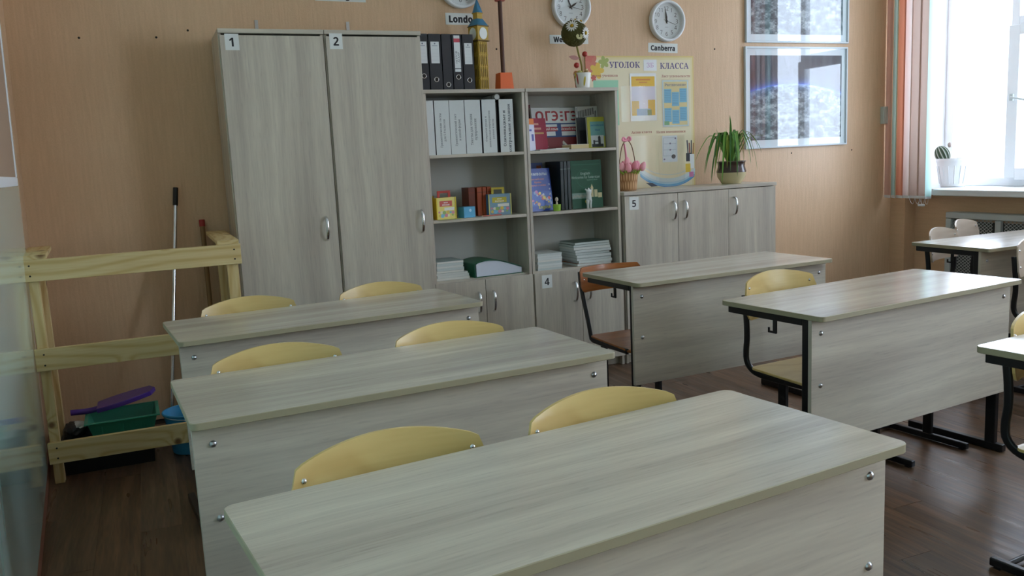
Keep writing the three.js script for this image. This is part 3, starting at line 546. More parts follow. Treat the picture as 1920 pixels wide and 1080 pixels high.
// ------------------------------------------------------------------ clocks, city signs, pictures, notice board on the back wall
function clockFace(hm, ss) {
  return print(512, 512, (g) => {
    g.fillStyle = '#dfe5e6'; g.fillRect(0, 0, 512, 512);
    for (let k = 1; k <= 12; k++) { const a = k / 12 * 2 * Math.PI; text(g, String(k), 256 + Math.sin(a) * 186, 256 - Math.cos(a) * 184, 80, '#22262b', 'sans-serif', 'center', false); }
    for (let k = 0; k < 60; k++) { const a = k / 60 * 2 * Math.PI; g.fillStyle = '#3c4146'; g.fillRect(256 + Math.sin(a) * 238 - 2, 256 - Math.cos(a) * 238 - 2, 4, 4); }
    g.fillStyle = '#a9aeb2'; g.fillRect(226, 336, 60, 8);
  });
}
const faceM = printM(clockFace(), 0.5);
function wallClock(x, y, R, h, m, sec, label) {
  const t = thing('wall_clock', label, 'clock', [x, y, ZB], 0, 'wall clocks');
  part('case', lathe([[0, 0.001], [R * 0.97, 0.001], [R * 0.985, 0.004], [R, 0.03], [R * 0.985, 0.04], [R * 0.9, 0.042], [R * 0.865, 0.034], [R * 0.855, 0.012], [0, 0.012]], 64).rotateX(Math.PI / 2), M.white, t, 'round white plastic case');
  part('face', moved(new THREE.CircleGeometry(R * 0.855, 48), 0, 0, 0.0126), faceM, t, 'pale dial with black numerals');
  const hand = (len, w, a, z, tail = 0.2) => { const s = new THREE.Shape(); s.moveTo(-w / 2, -len * tail); s.lineTo(w / 2, -len * tail); s.lineTo(w * 0.7, len * 0.5); s.lineTo(0, len); s.lineTo(-w * 0.7, len * 0.5); s.closePath(); return moved(new THREE.ExtrudeGeometry(s, { depth: 0.0008, bevelEnabled: false }).rotateZ(-a), 0, 0, z); };
  const dark = std('#17191c', 0.5);
  part('hour_hand', hand(R * 0.42, 0.009, (h + m / 60) / 12 * 6.2832, 0.0145), dark, t);
  part('minute_hand', hand(R * 0.62, 0.007, m / 60 * 6.2832, 0.017), dark, t);
  part('second_hand', hand(R * 0.66, 0.0022, sec / 60 * 6.2832, 0.0195, 0.3), dark, t);
  part('pivot', moved(cyl(0.006, 0.006, 0.009, 0, 0, 0, 12).rotateX(Math.PI / 2), 0, 0, 0.0175), dark, t);
  part('cover_glass', moved(cyl(R * 0.86, R * 0.86, 0.0015, 0, 0, 0, 48).rotateX(Math.PI / 2), 0, 0, 0.033), M.glass, t);
}
wallClock(3.322, 2.197, 0.134, 11, 59, 18, 'white round wall clock above the sign Canberra, minute hand upright');
wallClock(2.606, 2.272, 0.134, 1, 56, 17, 'white round wall clock partly hidden behind the daisy topiary ball');
wallClock(1.862, 2.378, 0.134, 9, 2, 30, 'white round wall clock over the London sign');
function citySign(s, x, y, w, h, tilt, label) {
  const m = printM(print(512, Math.round(512 * h / w), (g, W, H) => { g.fillStyle = '#e4e7e2'; g.fillRect(0, 0, W, H); let z = H * 0.78; g.font = 'bold ' + z + 'px sans-serif'; z = Math.min(z, z * W * 0.84 / g.measureText(s).width); text(g, s, W / 2, H * 0.53, z, '#17181b'); g.strokeStyle = '#17181b'; g.lineWidth = z * 0.06; g.strokeText(s, W / 2, H * 0.53); }), 0.6);
  const [g, mm] = sheet(w, h, 0.0012, m), o = single('city_sign', g, mm, label, 'sign', [x, y, ZB + 0.0012], 0, 'city name signs'); o.rotation.z = tilt;
}
citySign('Washington', 1.14, 2.303, 0.29, 0.066, -0.01, 'white paper strip reading Washington above cabinet 1');
citySign('London', 1.878, 2.187, 0.226, 0.068, 0, 'white paper strip reading London behind the model clock tower');
citySign('Wellington', 2.592, 2.074, 0.276, 0.054, 0, 'white paper strip reading Wellington, half hidden by the daisy topiary');
citySign('Canberra', 3.298, 2.025, 0.232, 0.062, -0.02, 'white paper strip reading Canberra above the notice board');
const earth = (seed) => print(940, 680, (g, w, h) => {
  const im = g.createImageData(w, h), d = im.data;
  for (let y = 0; y < h; y++) for (let x = 0; x < w; x++) {
    const u = x / w, v = y / h, limb = 0.34 + 0.42 * (u - 0.45) * (u - 0.45) + 0.0 * seed, e = v - limb;
    let c;
    if (e < 0) { const cur = Math.pow(pn(u * 26 + 3 * pn(u * 5, v * 3, 64, 64, seed), v * 1.6, 64, 64, seed + 1), 2), glow = Math.exp(e * 22); c = [30 + 50 * cur + 40 * glow, 34 + 46 * cur + 70 * glow, 46 + 46 * cur + 165 * glow]; }
    else { const n = 0.5 * pn(u * 18, v * 22, 64, 64, seed + 2) + 0.3 * pn(u * 50, v * 60, 128, 128, seed + 3) + 0.2 * pn(u * 120, v * 140, 256, 256, seed + 4), k = clamp((n - 0.32) * 2.3), glow = Math.exp(-e * 16); c = [46 + 120 * k + 30 * glow, 62 + 116 * k + 50 * glow, 70 + 112 * k + 100 * glow]; }
    const i = (y * w + x) * 4; d[i] = c[0]; d[i + 1] = c[1]; d[i + 2] = c[2]; d[i + 3] = 255;
  }
  g.putImageData(im, 0, 0);
});
function picture(x0, x1, y0, y1, seed, label) {
  const w = x1 - x0, h = y1 - y0, t = thing('framed_picture', label, 'picture', [(x0 + x1) / 2, y0, ZB], 0, 'framed pictures'), b = 0.012;
  part('backing', box(w - 0.01, h - 0.01, 0.006, 0, h / 2, 0.0032), M.paper, t);
  part('mat', moved(new THREE.BoxGeometry(w - 2 * b, h - 2 * b, 0.002), 0, h / 2, 0.0074), std('#dfe8ec', 0.7), t);
  part('print', moved(new THREE.BoxGeometry(w - 0.1, h - 0.12, 0.001), 0, h / 2, 0.0092), printM(earth(seed), 0.6), t, 'photograph of the earth from space with a blue horizon');
  part('frame', merge([rbox(w, b, 0.022, 0, b / 2, 0.0112, 'x', 0.002), rbox(w, b, 0.022, 0, h - b / 2, 0.0112, 'x', 0.002), rbox(b, h - 2 * b, 0.022, -w / 2 + b / 2, h / 2, 0.0112, 'y', 0.002), rbox(b, h - 2 * b, 0.022, w / 2 - b / 2, h / 2, 0.0112, 'y', 0.002)]), std('#d3dde2', 0.35), t);
  part('glass', moved(new THREE.BoxGeometry(w - 2 * b, h - 2 * b, 0.002), 0, h / 2, 0.016), M.glass, t);
}
picture(3.965, 4.905, 1.325, 2.038, 3, 'framed space photograph hanging below another one, beside the spider plant');
picture(3.975, 4.912, 2.064, 2.777, 11, 'upper framed space photograph hanging directly over the other one');
{
  const bx0 = 2.70, bx1 = 3.537, by0 = 1.075, by1 = 1.972, w = bx1 - bx0, h = by1 - by0;
  const t = thing('notice_board', 'yellow class notice board with plastic pockets behind the flower basket', 'notice board', [(bx0 + bx1) / 2, by0, ZB + 0.003]);
  const cx = (bx0 + bx1) / 2;
  const tex = print(1024, Math.round(1024 * h / w), (g, W, H) => {
    const X = (px, py) => (at(px, py, ZB).x - bx0) / w * W, Y = (px, py) => (by1 - at(px, py, ZB).y) / h * H;
    g.fillStyle = '#e6d7a4'; g.fillRect(0, 0, W, H);
    g.fillStyle = '#ebe0bd'; g.fillRect(30, 30, W - 60, H - 60);
    g.strokeStyle = '#dfc882'; g.lineWidth = 12; g.strokeRect(6, 6, W - 12, H - 12);
    const leaf = (x, y, r, c, a) => { g.fillStyle = c; g.save(); g.translate(x, y); g.rotate(a); g.beginPath(); for (let k = 0; k <= 60; k++) { const q = k / 60 * 6.283, s = r * (0.55 + 0.45 * Math.abs(Math.cos(q * 2.5))); k ? g.lineTo(Math.cos(q) * s, Math.sin(q) * s) : g.moveTo(s, 0); } g.fill(); g.restore(); };
    leaf(X(1106, 120), Y(1106, 120), 80, '#d0765c', 0.3); leaf(X(1118, 133), Y(1118, 133), 66, '#e4c143', 1.2); leaf(X(1131, 117), Y(1131, 117), 50, '#a9b45e', 2.0); leaf(X(1103, 107), Y(1103, 107), 46, '#cf6a55', 2.4); leaf(X(1112, 147), Y(1112, 147), 26, '#c9584a', 0.8);
    text(g, 'УГОЛОК', X(1170, 122), Y(1170, 122), 66, '#4b3d78', 'serif'); text(g, 'КЛАССА', X(1263, 124), Y(1263, 124), 66, '#4b3d78', 'serif');
    text(g, 'Список учеников', X(1131, 142), Y(1131, 142), 28, '#a8604a', 'serif'); text(g, 'Лист успеваемости', X(1266, 143), Y(1266, 143), 28, '#a8604a', 'serif');
    text(g, 'Актив класса', X(1202, 248), Y(1202, 248), 28, '#a8604a', 'serif'); text(g, 'Наши именинники', X(1257, 247), Y(1257, 247), 28, '#a8604a', 'serif');
    // blue ribbon, pencils and books at the foot
    g.lineCap = 'round';
    for (const [c, lw, dy] of [['#d5e2e4', 34, -14], ['#b4d2e0', 18, 10], ['#6fb0d6', 14, 26], ['#4f8fd0', 7, 38], ['#c9d8e4', 4, -60]]) { g.strokeStyle = c; g.lineWidth = lw; g.beginPath(); g.moveTo(X(1200, 322), Y(1200, 322) + dy); g.bezierCurveTo(X(1225, 345), Y(1225, 345) + dy, X(1270, 350), Y(1270, 350) + dy, X(1300, 322), Y(1300, 322) + dy); g.stroke(); }
    g.fillStyle = '#3f4450'; g.beginPath(); g.moveTo(X(1210, 343), Y(1210, 343)); g.lineTo(X(1222, 343), Y(1222, 343)); g.lineTo(X(1232, 349), Y(1232, 349)); g.lineTo(X(1220, 350), Y(1220, 350)); g.fill();
    ['#4c4a58', '#8c4a3c', '#55555a', '#b07a4c'].forEach((c, k) => { g.strokeStyle = c; g.lineWidth = 12; g.beginPath(); g.moveTo(X(1289 + k * 3, 290), Y(1289 + k * 3, 290)); g.lineTo(X(1287 + k * 4, 264 + k % 2 * 5), Y(1287 + k * 4, 264 + k % 2 * 5)); g.stroke(); });
    g.fillStyle = '#3b3b42'; g.fillRect(X(1285, 287), Y(1285, 287), 60, 70); g.fillStyle = '#eef0ee'; g.fillRect(X(1292, 289), Y(1292, 289), 46, 120); g.fillStyle = '#e9c640'; g.fillRect(X(1284, 307), Y(1284, 307), 50, 70); g.fillStyle = '#d889b4'; g.fillRect(X(1291, 322), Y(1291, 322), 44, 44);
  });
  const [pg, pm] = sheet(w, h, 0.005, printM(tex, 0.4), std('#e0cc84', 0.5)); part('panel', moved(pg, 0, h / 2, 0.0027), pm, t);
  const quad = (name, pa, pb, z, mat, label, th = 0.0006, all) => { const a = at(...pa, ZB), b = at(...pb, ZB), x0 = Math.min(a.x, b.x), x1 = Math.max(a.x, b.x), y0 = Math.min(a.y, b.y), y1 = Math.max(a.y, b.y); const [g, m] = sheet(x1 - x0, y1 - y0, th, mat); return part(name, moved(g, (x0 + x1) / 2 - cx, (y0 + y1) / 2 - by0, z), all ? mat : m, t, label); };
  quad('class_number_card', [1205, 112], [1230, 133], 0.006, printM(print(128, 108, (g, W, H) => { g.fillStyle = '#eef0f2'; g.fillRect(0, 0, W, H); text(g, '3Б', W / 2, H / 2, 62, '#c9a2c6', 'serif', 'center', false); }), 0.5), 'white card with handwritten 3Б');
  quad('pupil_list', [1111, 151], [1160, 235], 0.006, printM(print(128, 220, (g, W, H) => { g.fillStyle = '#9fd6b4'; g.fillRect(0, 0, W, H); g.fillStyle = '#e4ece8'; g.fillRect(8, 40, W - 16, H - 48); }), 0.5), 'pale green list sheet');
  quad('certificate', [1179, 138], [1230, 226], 0.0075, printM(print(256, 430, (g, W, H) => { g.fillStyle = '#eef0ee'; g.fillRect(0, 0, W, H); g.fillStyle = '#e9b928'; g.fillRect(14, 28, W - 28, 90); g.fillStyle = '#d98a2a'; g.fillRect(W / 2 - 70, 50, 140, 14); g.fillRect(W / 2 - 40, 76, 80, 10); g.fillStyle = '#ddd9e6'; g.fillRect(14, 118, W - 28, 200); g.fillStyle = '#e3b52e'; g.fillRect(14, 250, 70, 130); g.fillRect(W - 84, 240, 70, 140); g.fillStyle = '#8fa9c0'; g.fillRect(60, 320, W - 120, 60); g.fillStyle = '#7c8c4a'; g.fillRect(W - 90, 330, 40, 50); }), 0.3), 'yellow and white certificate sheet');
  quad('timetable', [1240, 151], [1290, 236], 0.006, printM(print(256, 430, (g, W, H) => { g.fillStyle = '#cfe4ec'; g.fillRect(0, 0, W, H); g.fillStyle = '#e9d9a0'; g.fillRect(12, 12, W - 24, H - 24); text(g, 'Расписание', W / 2, 42, 34, '#6a6f8c', 'serif'); for (const [x, y] of [[16, 80], [92, 110], [168, 76], [16, 258], [92, 276], [168, 250]]) { g.fillStyle = '#79c0de'; g.fillRect(x, y, 72, 130); g.fillStyle = '#5a93b4'; for (let k = 0; k < 7; k++) g.fillRect(x + 6, y + 12 + k * 16, 58, 3); } g.fillStyle = '#7fb98a'; g.fillRect(14, 380, 50, 36); }), 0.3), 'blue lesson timetable sheet');
  quad('birthday_sheet', [1240, 255], [1269, 303], 0.006, printM(print(160, 270, (g, W, H) => { g.fillStyle = '#dfe6ea'; g.fillRect(0, 0, W, H); g.strokeStyle = '#a9b3bc'; g.lineWidth = 3; for (let k = 1; k < 4; k++) { g.strokeRect(12, 20 + (k - 1) * 62, W - 24, 62); } g.fillStyle = '#8a7f9a'; for (const [x, y] of [[84, 80], [84, 145], [140, 30], [20, 240]]) { g.beginPath(); g.arc(x, y, 9, 0, 7); g.fill(); } g.fillStyle = '#3a3d44'; g.beginPath(); g.arc(118, 215, 22, 0, 7); g.fill(); }), 0.4), 'pale birthday list sheet');
  for (const [a, b] of [[[1162, 162], [1233, 227]], [[1238, 148], [1292, 238]], [[1170, 256], [1228, 338]], [[1232, 254], [1283, 341]]]) quad('pocket', a, b, 0.0092, M.film, 'clear plastic pocket', 0.0006, true);
}

// ------------------------------------------------------------------ things on the low cabinet and on the bookcases
{
  const Y = 1.098, t = thing('flower_basket', 'wicker basket of pink tulips with a bow on its handle beside the bookcase', 'flower basket', [2.872, Y, -4.79]);
  part('basket', lathe([[0, 0], [0.05, 0], [0.056, 0.005], [0.068, 0.115], [0.064, 0.115], [0.05, 0.01], [0, 0.008]], 40), std('#ffffff', 0.8, { map: wickerTex }), t);
  part('grass_trim', merge(Array.from({ length: 40 }, (_, k) => { const a = k / 40 * 6.283, r = rr(0.05, 0.066); return rod([Math.cos(a) * r, 0.105, Math.sin(a) * r], [Math.cos(a) * (r + 0.018), rr(0.118, 0.138), Math.sin(a) * (r + 0.018)], 0.004, 5); })), std('#8fae3c', 0.8), t).userData.kind = 'stuff';
  const tg = lathe([[0, 0], [0.016, 0.008], [0.021, 0.026], [0.016, 0.05], [0.006, 0.064], [0, 0.065]], 14), pinks = ['#f0a3ae', '#f4b3bb', '#e892a0'].map((c) => std(c, 0.6));
  [[0, 0.03], [-0.045, 0.02], [0.045, 0.025], [-0.03, -0.02], [0.03, -0.02], [0, -0.045], [-0.06, -0.012], [0.065, 0.0], [0.018, 0.052], [-0.022, 0.05], [0.0, 0.0], [-0.05, -0.05], [0.05, -0.048], [0.088, 0.02]].forEach(([x, z], k) => { const m = part('tulip', tg, pinks[k % 3], t); m.position.set(x, 0.115 + (k === 10 ? 0.03 : 0) + 0.006 * (k % 3), z * 0.9); m.rotation.set(z * 5, 0, -x * 5); });
  part('handle', tube([[-0.064, 0.1, 0], [-0.055, 0.2, 0], [-0.03, 0.295, 0], [0.0, 0.325, 0], [0.03, 0.295, 0], [0.055, 0.2, 0], [0.064, 0.1, 0]], 0.003, 40, 6), std('#7d5c3c', 0.7), t);
  part('ribbon', merge([tube([[-0.02, 0.30, 0.003], [-0.012, 0.23, 0.006], [-0.014, 0.16, 0.008]], 0.0065, 12, 6), tube([[0.0, 0.32, 0], [-0.025, 0.338, 0.006], [-0.038, 0.325, 0.01], [-0.006, 0.318, 0.004]], 0.007, 16, 6), tube([[0.0, 0.32, 0], [0.016, 0.342, 0.006], [0.025, 0.328, 0.01], [0.004, 0.318, 0.004]], 0.007, 16, 6)]), std('#ee9bae', 0.4), t, 'shiny pink ribbon bow');
}
{
  const Y = 1.098, t = thing('potted_plant', 'spider plant with arching leaves in a brown and cream pot on the low cabinet', 'plant', [3.69, Y, -4.79]);
  part('pot', lathe([[0, 0], [0.06, 0], [0.066, 0.004], [0.094, 0.05], [0.098, 0.085], [0.088, 0.118], [0.092, 0.146], [0.098, 0.15], [0.092, 0.152], [0.082, 0.12], [0, 0.12]], 48), std('#c9bd93', 0.25), t, 'cream glazed pot');
  part('glaze', lathe([[0.0985, 0.078], [0.0992, 0.085], [0.0892, 0.118], [0.0932, 0.146], [0.099, 0.151], [0.092, 0.1535]], 48), std('#43302a', 0.18), t, 'dark brown glazed collar');
  part('soil', moved(new THREE.CylinderGeometry(0.082, 0.082, 0.01, 32), 0, 0.128, 0), std('#33271f', 0.95), t);
  const leafM = ['#5f9a40', '#7db04e', '#4a7d38', '#9aad48'].map((c) => std(c, 0.5, { side: THREE.DoubleSide }));
  function leaf(points, w) {
    const c = new THREE.CatmullRomCurve3(points.map((p) => V(...p))), n = 14, pos = [], idx = [];
    for (let i = 0; i <= n; i++) {
      const p = c.getPointAt(i / n), tg = c.getTangentAt(i / n), sd = V(tg.z, 0, -tg.x); if (sd.length() < 0.05) sd.set(1, 0, 0.3); sd.normalize();
      const hw = w / 2 * Math.min(1, 0.45 + i / n * 3) * Math.pow(1 - i / n, 0.6) + 0.0004, up = V().crossVectors(tg, sd).normalize().multiplyScalar(hw * 0.35);
      const L = p.clone().addScaledVector(sd, hw).add(up), R = p.clone().addScaledVector(sd, -hw).add(up);
      pos.push(L.x, L.y, L.z, p.x, p.y, p.z, R.x, R.y, R.z);
    }
    for (let i = 0; i < n; i++) for (const o of [0, 1]) { const a = i * 3 + o; idx.push(a, a + 1, a + 3, a + 1, a + 4, a + 3); }
    const g = new THREE.BufferGeometry(); g.setAttribute('position', new THREE.Float32BufferAttribute(pos, 3)); g.setIndex(idx); g.computeVertexNormals(); return g;
  }
  const tips = [[-0.03, 0.46, 0.03, 1.15], [-0.28, 0.31, 0.05, 1.3], [-0.24, 0.02, 0.1, 1.5], [-0.2, 0.06, 0.08, 1.5], [-0.15, 0.03, 0.1, 1.5], [-0.29, 0.17, 0.0, 1.4], [-0.1, 0.09, 0.12, 1.6], [0.24, 0.32, 0.06, 1.25], [0.21, 0.2, 0.06, 1.4], [0.16, 0.17, 0.03, 1.5], [0.07, 0.12, 0.12, 1.6], [0.1, 0.36, -0.05, 1.2], [-0.1, 0.38, -0.03, 1.2], [0.03, 0.34, 0.08, 1.2], [-0.06, 0.3, 0.1, 1.3], [0.05, 0.3, -0.08, 1.2], [-0.17, 0.28, -0.08, 1.3], [0.14, 0.08, 0.1, 1.6], [-0.05, 0.05, 0.13, 1.6], [0.0, 0.36, 0.0, 1.05], [0.015, 0.33, 0.05, 1.1], [-0.03, 0.35, 0.05, 1.1], [-0.2, 0.13, 0.1, 1.5], [-0.12, 0.2, 0.1, 1.4], [-0.26, 0.08, 0.06, 1.55], [-0.17, 0.0, 0.12, 1.6], [-0.22, 0.24, 0.04, 1.35], [0.09, 0.27, 0.09, 1.3], [0.18, 0.28, 0.0, 1.3], [-0.07, 0.24, 0.12, 1.3], [0.06, 0.2, 0.12, 1.4], [-0.02, 0.38, -0.03, 1.05], [0.04, 0.36, 0.02, 1.1], [-0.05, 0.33, 0.0, 1.1]];
  for (let k = 0; k < 22; k++) { const a = rr(0, 6.283), r = rr(0.08, 0.22); tips.push([Math.cos(a) * r - 0.03, rr(0.1, 0.36) - r * 0.4, Math.sin(a) * r * 0.5 + 0.04, rr(1.25, 1.6)]); }
  tips.forEach(([x, y, z, k], i) => { const b = [x * 0.08, 0.13, z * 0.1], mid = [x * 0.55, Math.max(0.13 + 0.16 * k * 0.9, y * 0.85 + 0.02) * (y > 0.33 ? 0.75 : 1), z * 0.5 + 0.005]; part('leaf', leaf([b, mid, [x * 0.85, y + (mid[1] - y) * 0.5, z * 0.85 + 0.003], [x, y, z]], i ? 0.022 : 0.032), leafM[i % 4], t); });
}
const BY = 1.74;
// lever-arch binders
function binder(x0, x1, spine, ringY, label, zf = -4.735) {
  const w = x1 - x0, H = 0.318, D = 0.235, t = thing('ring_binder', label, 'binder', [(x0 + x1) / 2, BY, zf], 0, 'black ring binders'), blk = std('#1d1f25', 0.5);
  part('cover', rbox(0.003, H, D, -w / 2 + 0.0016, H / 2, -D / 2 - 0.003, 'y', 0.001), blk, t); part('cover', rbox(0.003, H, D, w / 2 - 0.0016, H / 2, -D / 2 - 0.003, 'y', 0.001), blk, t);
  part('spine', rbox(w - 0.001, H, 0.003, 0, H / 2, -0.0015, 'y', 0.001), blk, t);
  part('paper_block', box(w - 0.014, H - 0.02, D - 0.02, 0, H / 2, -D / 2 - 0.005), M.paper, t);
  part('finger_ring', moved(new THREE.TorusGeometry(0.0125, 0.0022, 8, 28), 0, ringY, 0.0012), M.chrome, t, 'chrome finger ring');
  part('finger_hole', moved(new THREE.CircleGeometry(0.0115, 20), 0, ringY, 0.0006), M.gap, t);
  if (spine) { const [ww, y0, y1, tex] = spine; const [g, m] = sheet(ww, y1 - y0, 0.0006, printM(tex, 0.35)); part('spine_label', moved(g, 0, (y0 + y1) / 2, 0.0006), m, t); }
}
const plainSpine = print(96, 220, (g, W, H) => { g.fillStyle = '#dfe3e4'; g.fillRect(0, 0, W, H); g.fillStyle = '#6a6f80'; g.beginPath(); g.arc(W / 2, 20, 8, 0, 7); g.fill(); g.fillStyle = '#9aa0aa'; g.fillRect(W / 2 - 30, 38, 60, 7); g.strokeStyle = '#b9bec4'; for (let k = 0; k < 4; k++) { g.beginPath(); g.moveTo(8, 80 + k * 36); g.lineTo(W - 8, 80 + k * 36); g.stroke(); } });
const petrova = print(96, 420, (g, W, H) => { g.fillStyle = '#e1e5e6'; g.fillRect(0, 0, W, H); g.fillStyle = '#c8485a'; g.fillRect(0, 34, W, 44); g.fillStyle = '#33363c'; g.fillRect(0, H - 40, W, 10); g.save(); g.translate(W * 0.34, H * 0.6); g.rotate(-Math.PI / 2); text(g, 'ПЕТРОВ', 0, 0, 40, '#3a4048', 'sans-serif', 'center', false); g.restore(); g.save(); g.translate(W * 0.72, H * 0.6); g.rotate(-Math.PI / 2); text(g, 'АСКАР', 0, 0, 40, '#3a4048', 'sans-serif', 'center', false); g.restore(); });
binder(1.492, 1.556, [0.05, 0.155, 0.275, plainSpine], 0.085, 'black binder half hidden behind the edge of cabinet 2');
binder(1.561, 1.634, [0.05, 0.155, 0.275, plainSpine], 0.065, 'black binder with a plain white spine label standing next to the unlabelled one');
binder(1.639, 1.697, null, 0.036, 'black binder without a spine label');
binder(1.702, 1.760, [0.036, 0.108, 0.31, petrova], 0.078, 'black binder with a long red and white spine label');
binder(1.765, 1.832, [0.046, 0.15, 0.268, plainSpine], 0.06, 'black binder with a white label, touching the model clock tower');
{ // model clock tower
  const t = thing('model_clock_tower', 'yellow model clock tower with a blue spire beside the black binders', 'model tower', [1.893, BY, -4.80], 0.34); t.scale.set(0.86, 1, 0.86);
  const gold = std('#b99632', 0.6), dark = std('#6e5418', 0.7), blue = std('#3f7fa0', 0.5);
  part('shaft', merge([rbox(0.078, 0.285, 0.078, 0, 0.1425, 0, 'y', 0.002), box(0.086, 0.012, 0.086, 0, 0.006, 0), box(0.083, 0.006, 0.083, 0, 0.07, 0), box(0.083, 0.006, 0.083, 0, 0.14, 0), box(0.083, 0.006, 0.083, 0, 0.21, 0)]), gold, t);
  for (const f of [0, 1, 2, 3]) for (const k of [-2, -1, 0, 1, 2]) { part('pilaster', moved(box(0.006, 0.27, 0.004), k * 0.0165, 0.143, 0.0405).rotateY(f * Math.PI / 2), gold, t); if (k < 2) for (const y of [0.04, 0.105, 0.175, 0.245]) part('window_slit', moved(box(0.005, 0.045, 0.002), k * 0.0165 + 0.008, y, 0.0395).rotateY(f * Math.PI / 2), dark, t); }
  part('clock_stage', rbox(0.098, 0.085, 0.098, 0, 0.328, 0, 'y', 0.003), gold, t); part('cornice', merge([box(0.106, 0.006, 0.106, 0, 0.288, 0), box(0.104, 0.006, 0.104, 0, 0.371, 0)]), dark, t);
  for (const f of [0, 1, 2, 3]) part('clock_dial', moved(cyl(0.034, 0.034, 0.003, 0, 0, 0, 28).rotateX(Math.PI / 2), 0, 0.328, 0.0502).rotateY(f * Math.PI / 2), std('#dfe2dc', 0.5), t, 'white dial');
  part('lower_roof', moved(new THREE.CylinderGeometry(0.034, 0.07, 0.04, 4).rotateY(Math.PI / 4), 0, 0.394, 0), blue, t, 'blue sloping roof');
  part('lantern', merge([rbox(0.045, 0.03, 0.045, 0, 0.429, 0, 'y', 0.001), box(0.054, 0.005, 0.054, 0, 0.446, 0)]), gold, t);
  part('spire', moved(new THREE.CylinderGeometry(0.0005, 0.036, 0.085, 4).rotateY(Math.PI / 4), 0, 0.491, 0), blue, t, 'blue pyramid spire');
}
{
  const t = thing('craft_tree', 'brown stick standing in a bright orange square pot on the bookcase', 'craft tree', [2.043, BY, -4.80]);
  const pot = new THREE.CylinderGeometry(0.052, 0.062, 0.105, 4, 1).rotateY(Math.PI / 4); pot.translate(0, 0.0525, 0);
  part('pot', pot.toNonIndexed(), std('#ee6a24', 0.35), t, 'orange plastic pot'); { const g = t.children[0].geometry; g.computeVertexNormals(); }
  part('trunk', rod([-0.004, 0.1, 0], [-0.004, 0.535, 0], 0.0125), std('#54301f', 0.6), t); part('crown', moved(new THREE.SphereGeometry(0.09, 32, 20), -0.004, 0.615, 0), std('#c9625c', 0.7), t, 'pinkish red ball'); part('collar', moved(cyl(0.034, 0.03, 0.016), -0.004, 0.528, 0), std('#c9625c', 0.6), t);
}
